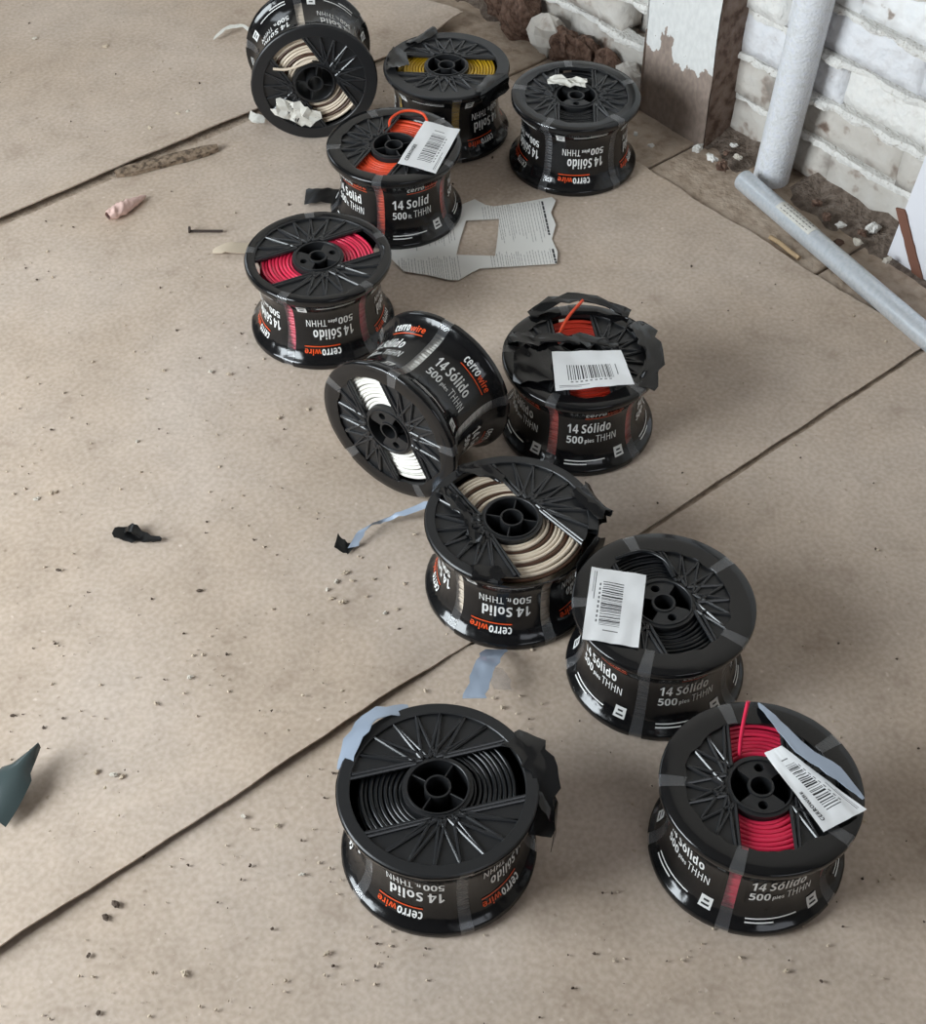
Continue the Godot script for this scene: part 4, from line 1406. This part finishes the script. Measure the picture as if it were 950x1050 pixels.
	for i in wall_rub.size():
		var s = wall_rub[i]
		var p2 := at(s[0], s[1], 0.004)
		var r: float = s[2] * p2.distance_to(CAM) / FOCAL * 0.48
		var st3 := start()
		lump(st3, Vector3.ZERO, Vector3(r * 1.3, r * 0.7, r * 0.9), 60 + i, 0.4, 12, Basis(Vector3.UP, i * 1.7))
		var rb := part("rubble_piece", done(st3), [M.mortar, M.plaster, M.stone][s[3]], self)
		rb.position = p2 + Vector3(0, r * 0.4, 0)
		tag(rb, ["broken white painted mortar lump lying at the foot of the brick wall", "broken pale plaster lump lying at the foot of the brick wall", "brown stone fragment lying at the foot of the brick wall"][s[3]], "rubble", ["mortar lumps at the wall foot", "plaster lumps at the wall foot", "stone fragments at the wall foot"][s[3]])

func splinter(called: String, label: String, a: Vector3, b: Vector3, r: float, mat: Material) -> void:
	var st := start()
	tube(st, PackedVector3Array([a, a.lerp(b, 0.3) + Vector3(0.001, 0.0008, 0), a.lerp(b, 0.7), b]), r, 5)
	var o := part(called, done(st), mat, self)
	tag(o, label, "splinter")

func leaflet() -> void:
	var outer := [[398, 262], [424, 218], [470, 212], [487, 205], [498, 211], [507, 213], [540, 208], [566, 203], [570, 207], [565, 219], [570, 232], [566, 246], [572, 260], [571, 272], [530, 274], [492, 276], [482, 281], [470, 288], [460, 288], [440, 283], [414, 279]]
	var hole := [[478, 227], [512, 225], [511, 240], [508, 264], [468, 262], [472, 246]]
	var cx := at(485, 245)
	var poly := PackedVector2Array()
	for q in outer: poly.append(Vector2(at(q[0], q[1]).x, at(q[0], q[1]).z))
	var hp := PackedVector2Array()
	for q in hole: hp.append(Vector2(at(q[0], q[1]).x, at(q[0], q[1]).z))
	# keyhole cut joins the opening to the outline
	var all := PackedVector2Array()
	var bi := 18
	for i in poly.size():
		all.append(poly[i])
		if i == bi:
			var h0 := 0
			var best := 1e9
			for k in hp.size():
				if hp[k].distance_to(poly[bi]) < best:
					best = hp[k].distance_to(poly[bi])
					h0 = k
			for k in hp.size() + 1:
				all.append(hp[(h0 - k + hp.size() * 2) % hp.size()])
			all.append(poly[bi] + (poly[(bi + 1) % poly.size()] - poly[bi]) * 0.002)
	var ids := Geometry2D.triangulate_polygon(all)
	var ux := Vector2(at(570, 240).x - at(400, 250).x, at(570, 240).z - at(400, 250).z)
	var lenx := ux.length()
	ux = ux.normalized()
	var uy := Vector2(-ux.y, ux.x)
	var o0 := Vector2(at(398, 232).x, at(398, 232).z)
	var hgt := func(p: Vector2) -> float: return 0.0012 + 0.0035 * absf(nz.get_noise_2d(p.x * 9.0, p.y * 9.0))
	var st := start()
	st.set_smooth_group(1)
	for i in range(0, ids.size(), 3):
		var tr := [all[ids[i]], all[ids[i + 1]], all[ids[i + 2]]]
		if (tr[1] - tr[0]).cross(tr[2] - tr[0]) < 0: tr = [tr[0], tr[2], tr[1]]
		for p in tr:
			st.set_uv(Vector2((p - o0).dot(ux) / lenx, (p - o0).dot(uy) / (lenx * 0.48) + 0.38))
			st.add_vertex(Vector3(p.x, hgt.call(p), p.y))
	st.set_smooth_group(-1)
	for ring in [poly, hp]:
		for i in ring.size():
			var a: Vector2 = ring[i]
			var b: Vector2 = ring[(i + 1) % ring.size()]
			st.set_uv(Vector2(0.99, 0.5))
			var ya: float = hgt.call(a)
			var yb: float = hgt.call(b)
			quad(st, Vector3(b.x, yb, b.y), Vector3(a.x, ya, a.y), Vector3(a.x, ya - 0.0009, a.y), Vector3(b.x, yb - 0.0009, b.y))
	var o := part("printed_paper", done(st), M.leaflet, self)
	tag(o, "torn white printed paper with a rectangular cut-out under the bright orange wire spool", "paper")
	cx = cx

# ------------------------------------------------------------------ countless grit
func crumbs() -> void:
	for kind in 2:
		var st := start()
		lump(st, Vector3.ZERO, Vector3(1, 0.6, 0.8), 5 + kind, 0.45, 6)
		var mm := MultiMesh.new()
		mm.transform_format = MultiMesh.TRANSFORM_3D
		mm.mesh = done(st)
		var list := []
		var want := 1100 if kind == 0 else 300
		while list.size() < want:
			var px := rng.randf_range(-30, 960)
			var py := rng.randf_range(0, 1060)
			var dens := 0.25 + 0.75 * clampf(0.5 + 1.2 * nz.get_noise_2d(px * 0.006, py * 0.006 + kind * 5.0), 0, 1)
			if px > 560: dens *= 0.55
			if rng.randf() > dens: continue
			var p := at(px, py, 0.0)
			if p.x > 1.29 or (absf(p.z + 0.70) < 0.014) or absf(p.z + 1.622) < 0.012: continue
			var s := 0.0005 + 0.0014 * pow(rng.randf(), 2.6)
			list.append(Transform3D(Basis.from_euler(Vector3(rng.randf(), rng.randf() * TAU, rng.randf())).scaled(Vector3.ONE * s), p + Vector3(0, s * 0.3 + (0.006 if p.z < -0.702 and p.z > -0.80 and p.x < 0.5 else 0.0), 0)))
		mm.instance_count = list.size()
		for i in list.size(): mm.set_instance_transform(i, list[i])
		var mi := MultiMeshInstance3D.new()
		mi.name = "pale_grit" if kind == 0 else "dark_grit"
		mi.multimesh = mm
		mi.material_override = M.crumb if kind == 0 else M.crumb_dark
		add_child(mi)
		tag(mi, "pale plaster grit sprinkled over the brown floor paper" if kind == 0 else "dark grit specks sprinkled over the brown floor paper", "grit", "", "stuff")
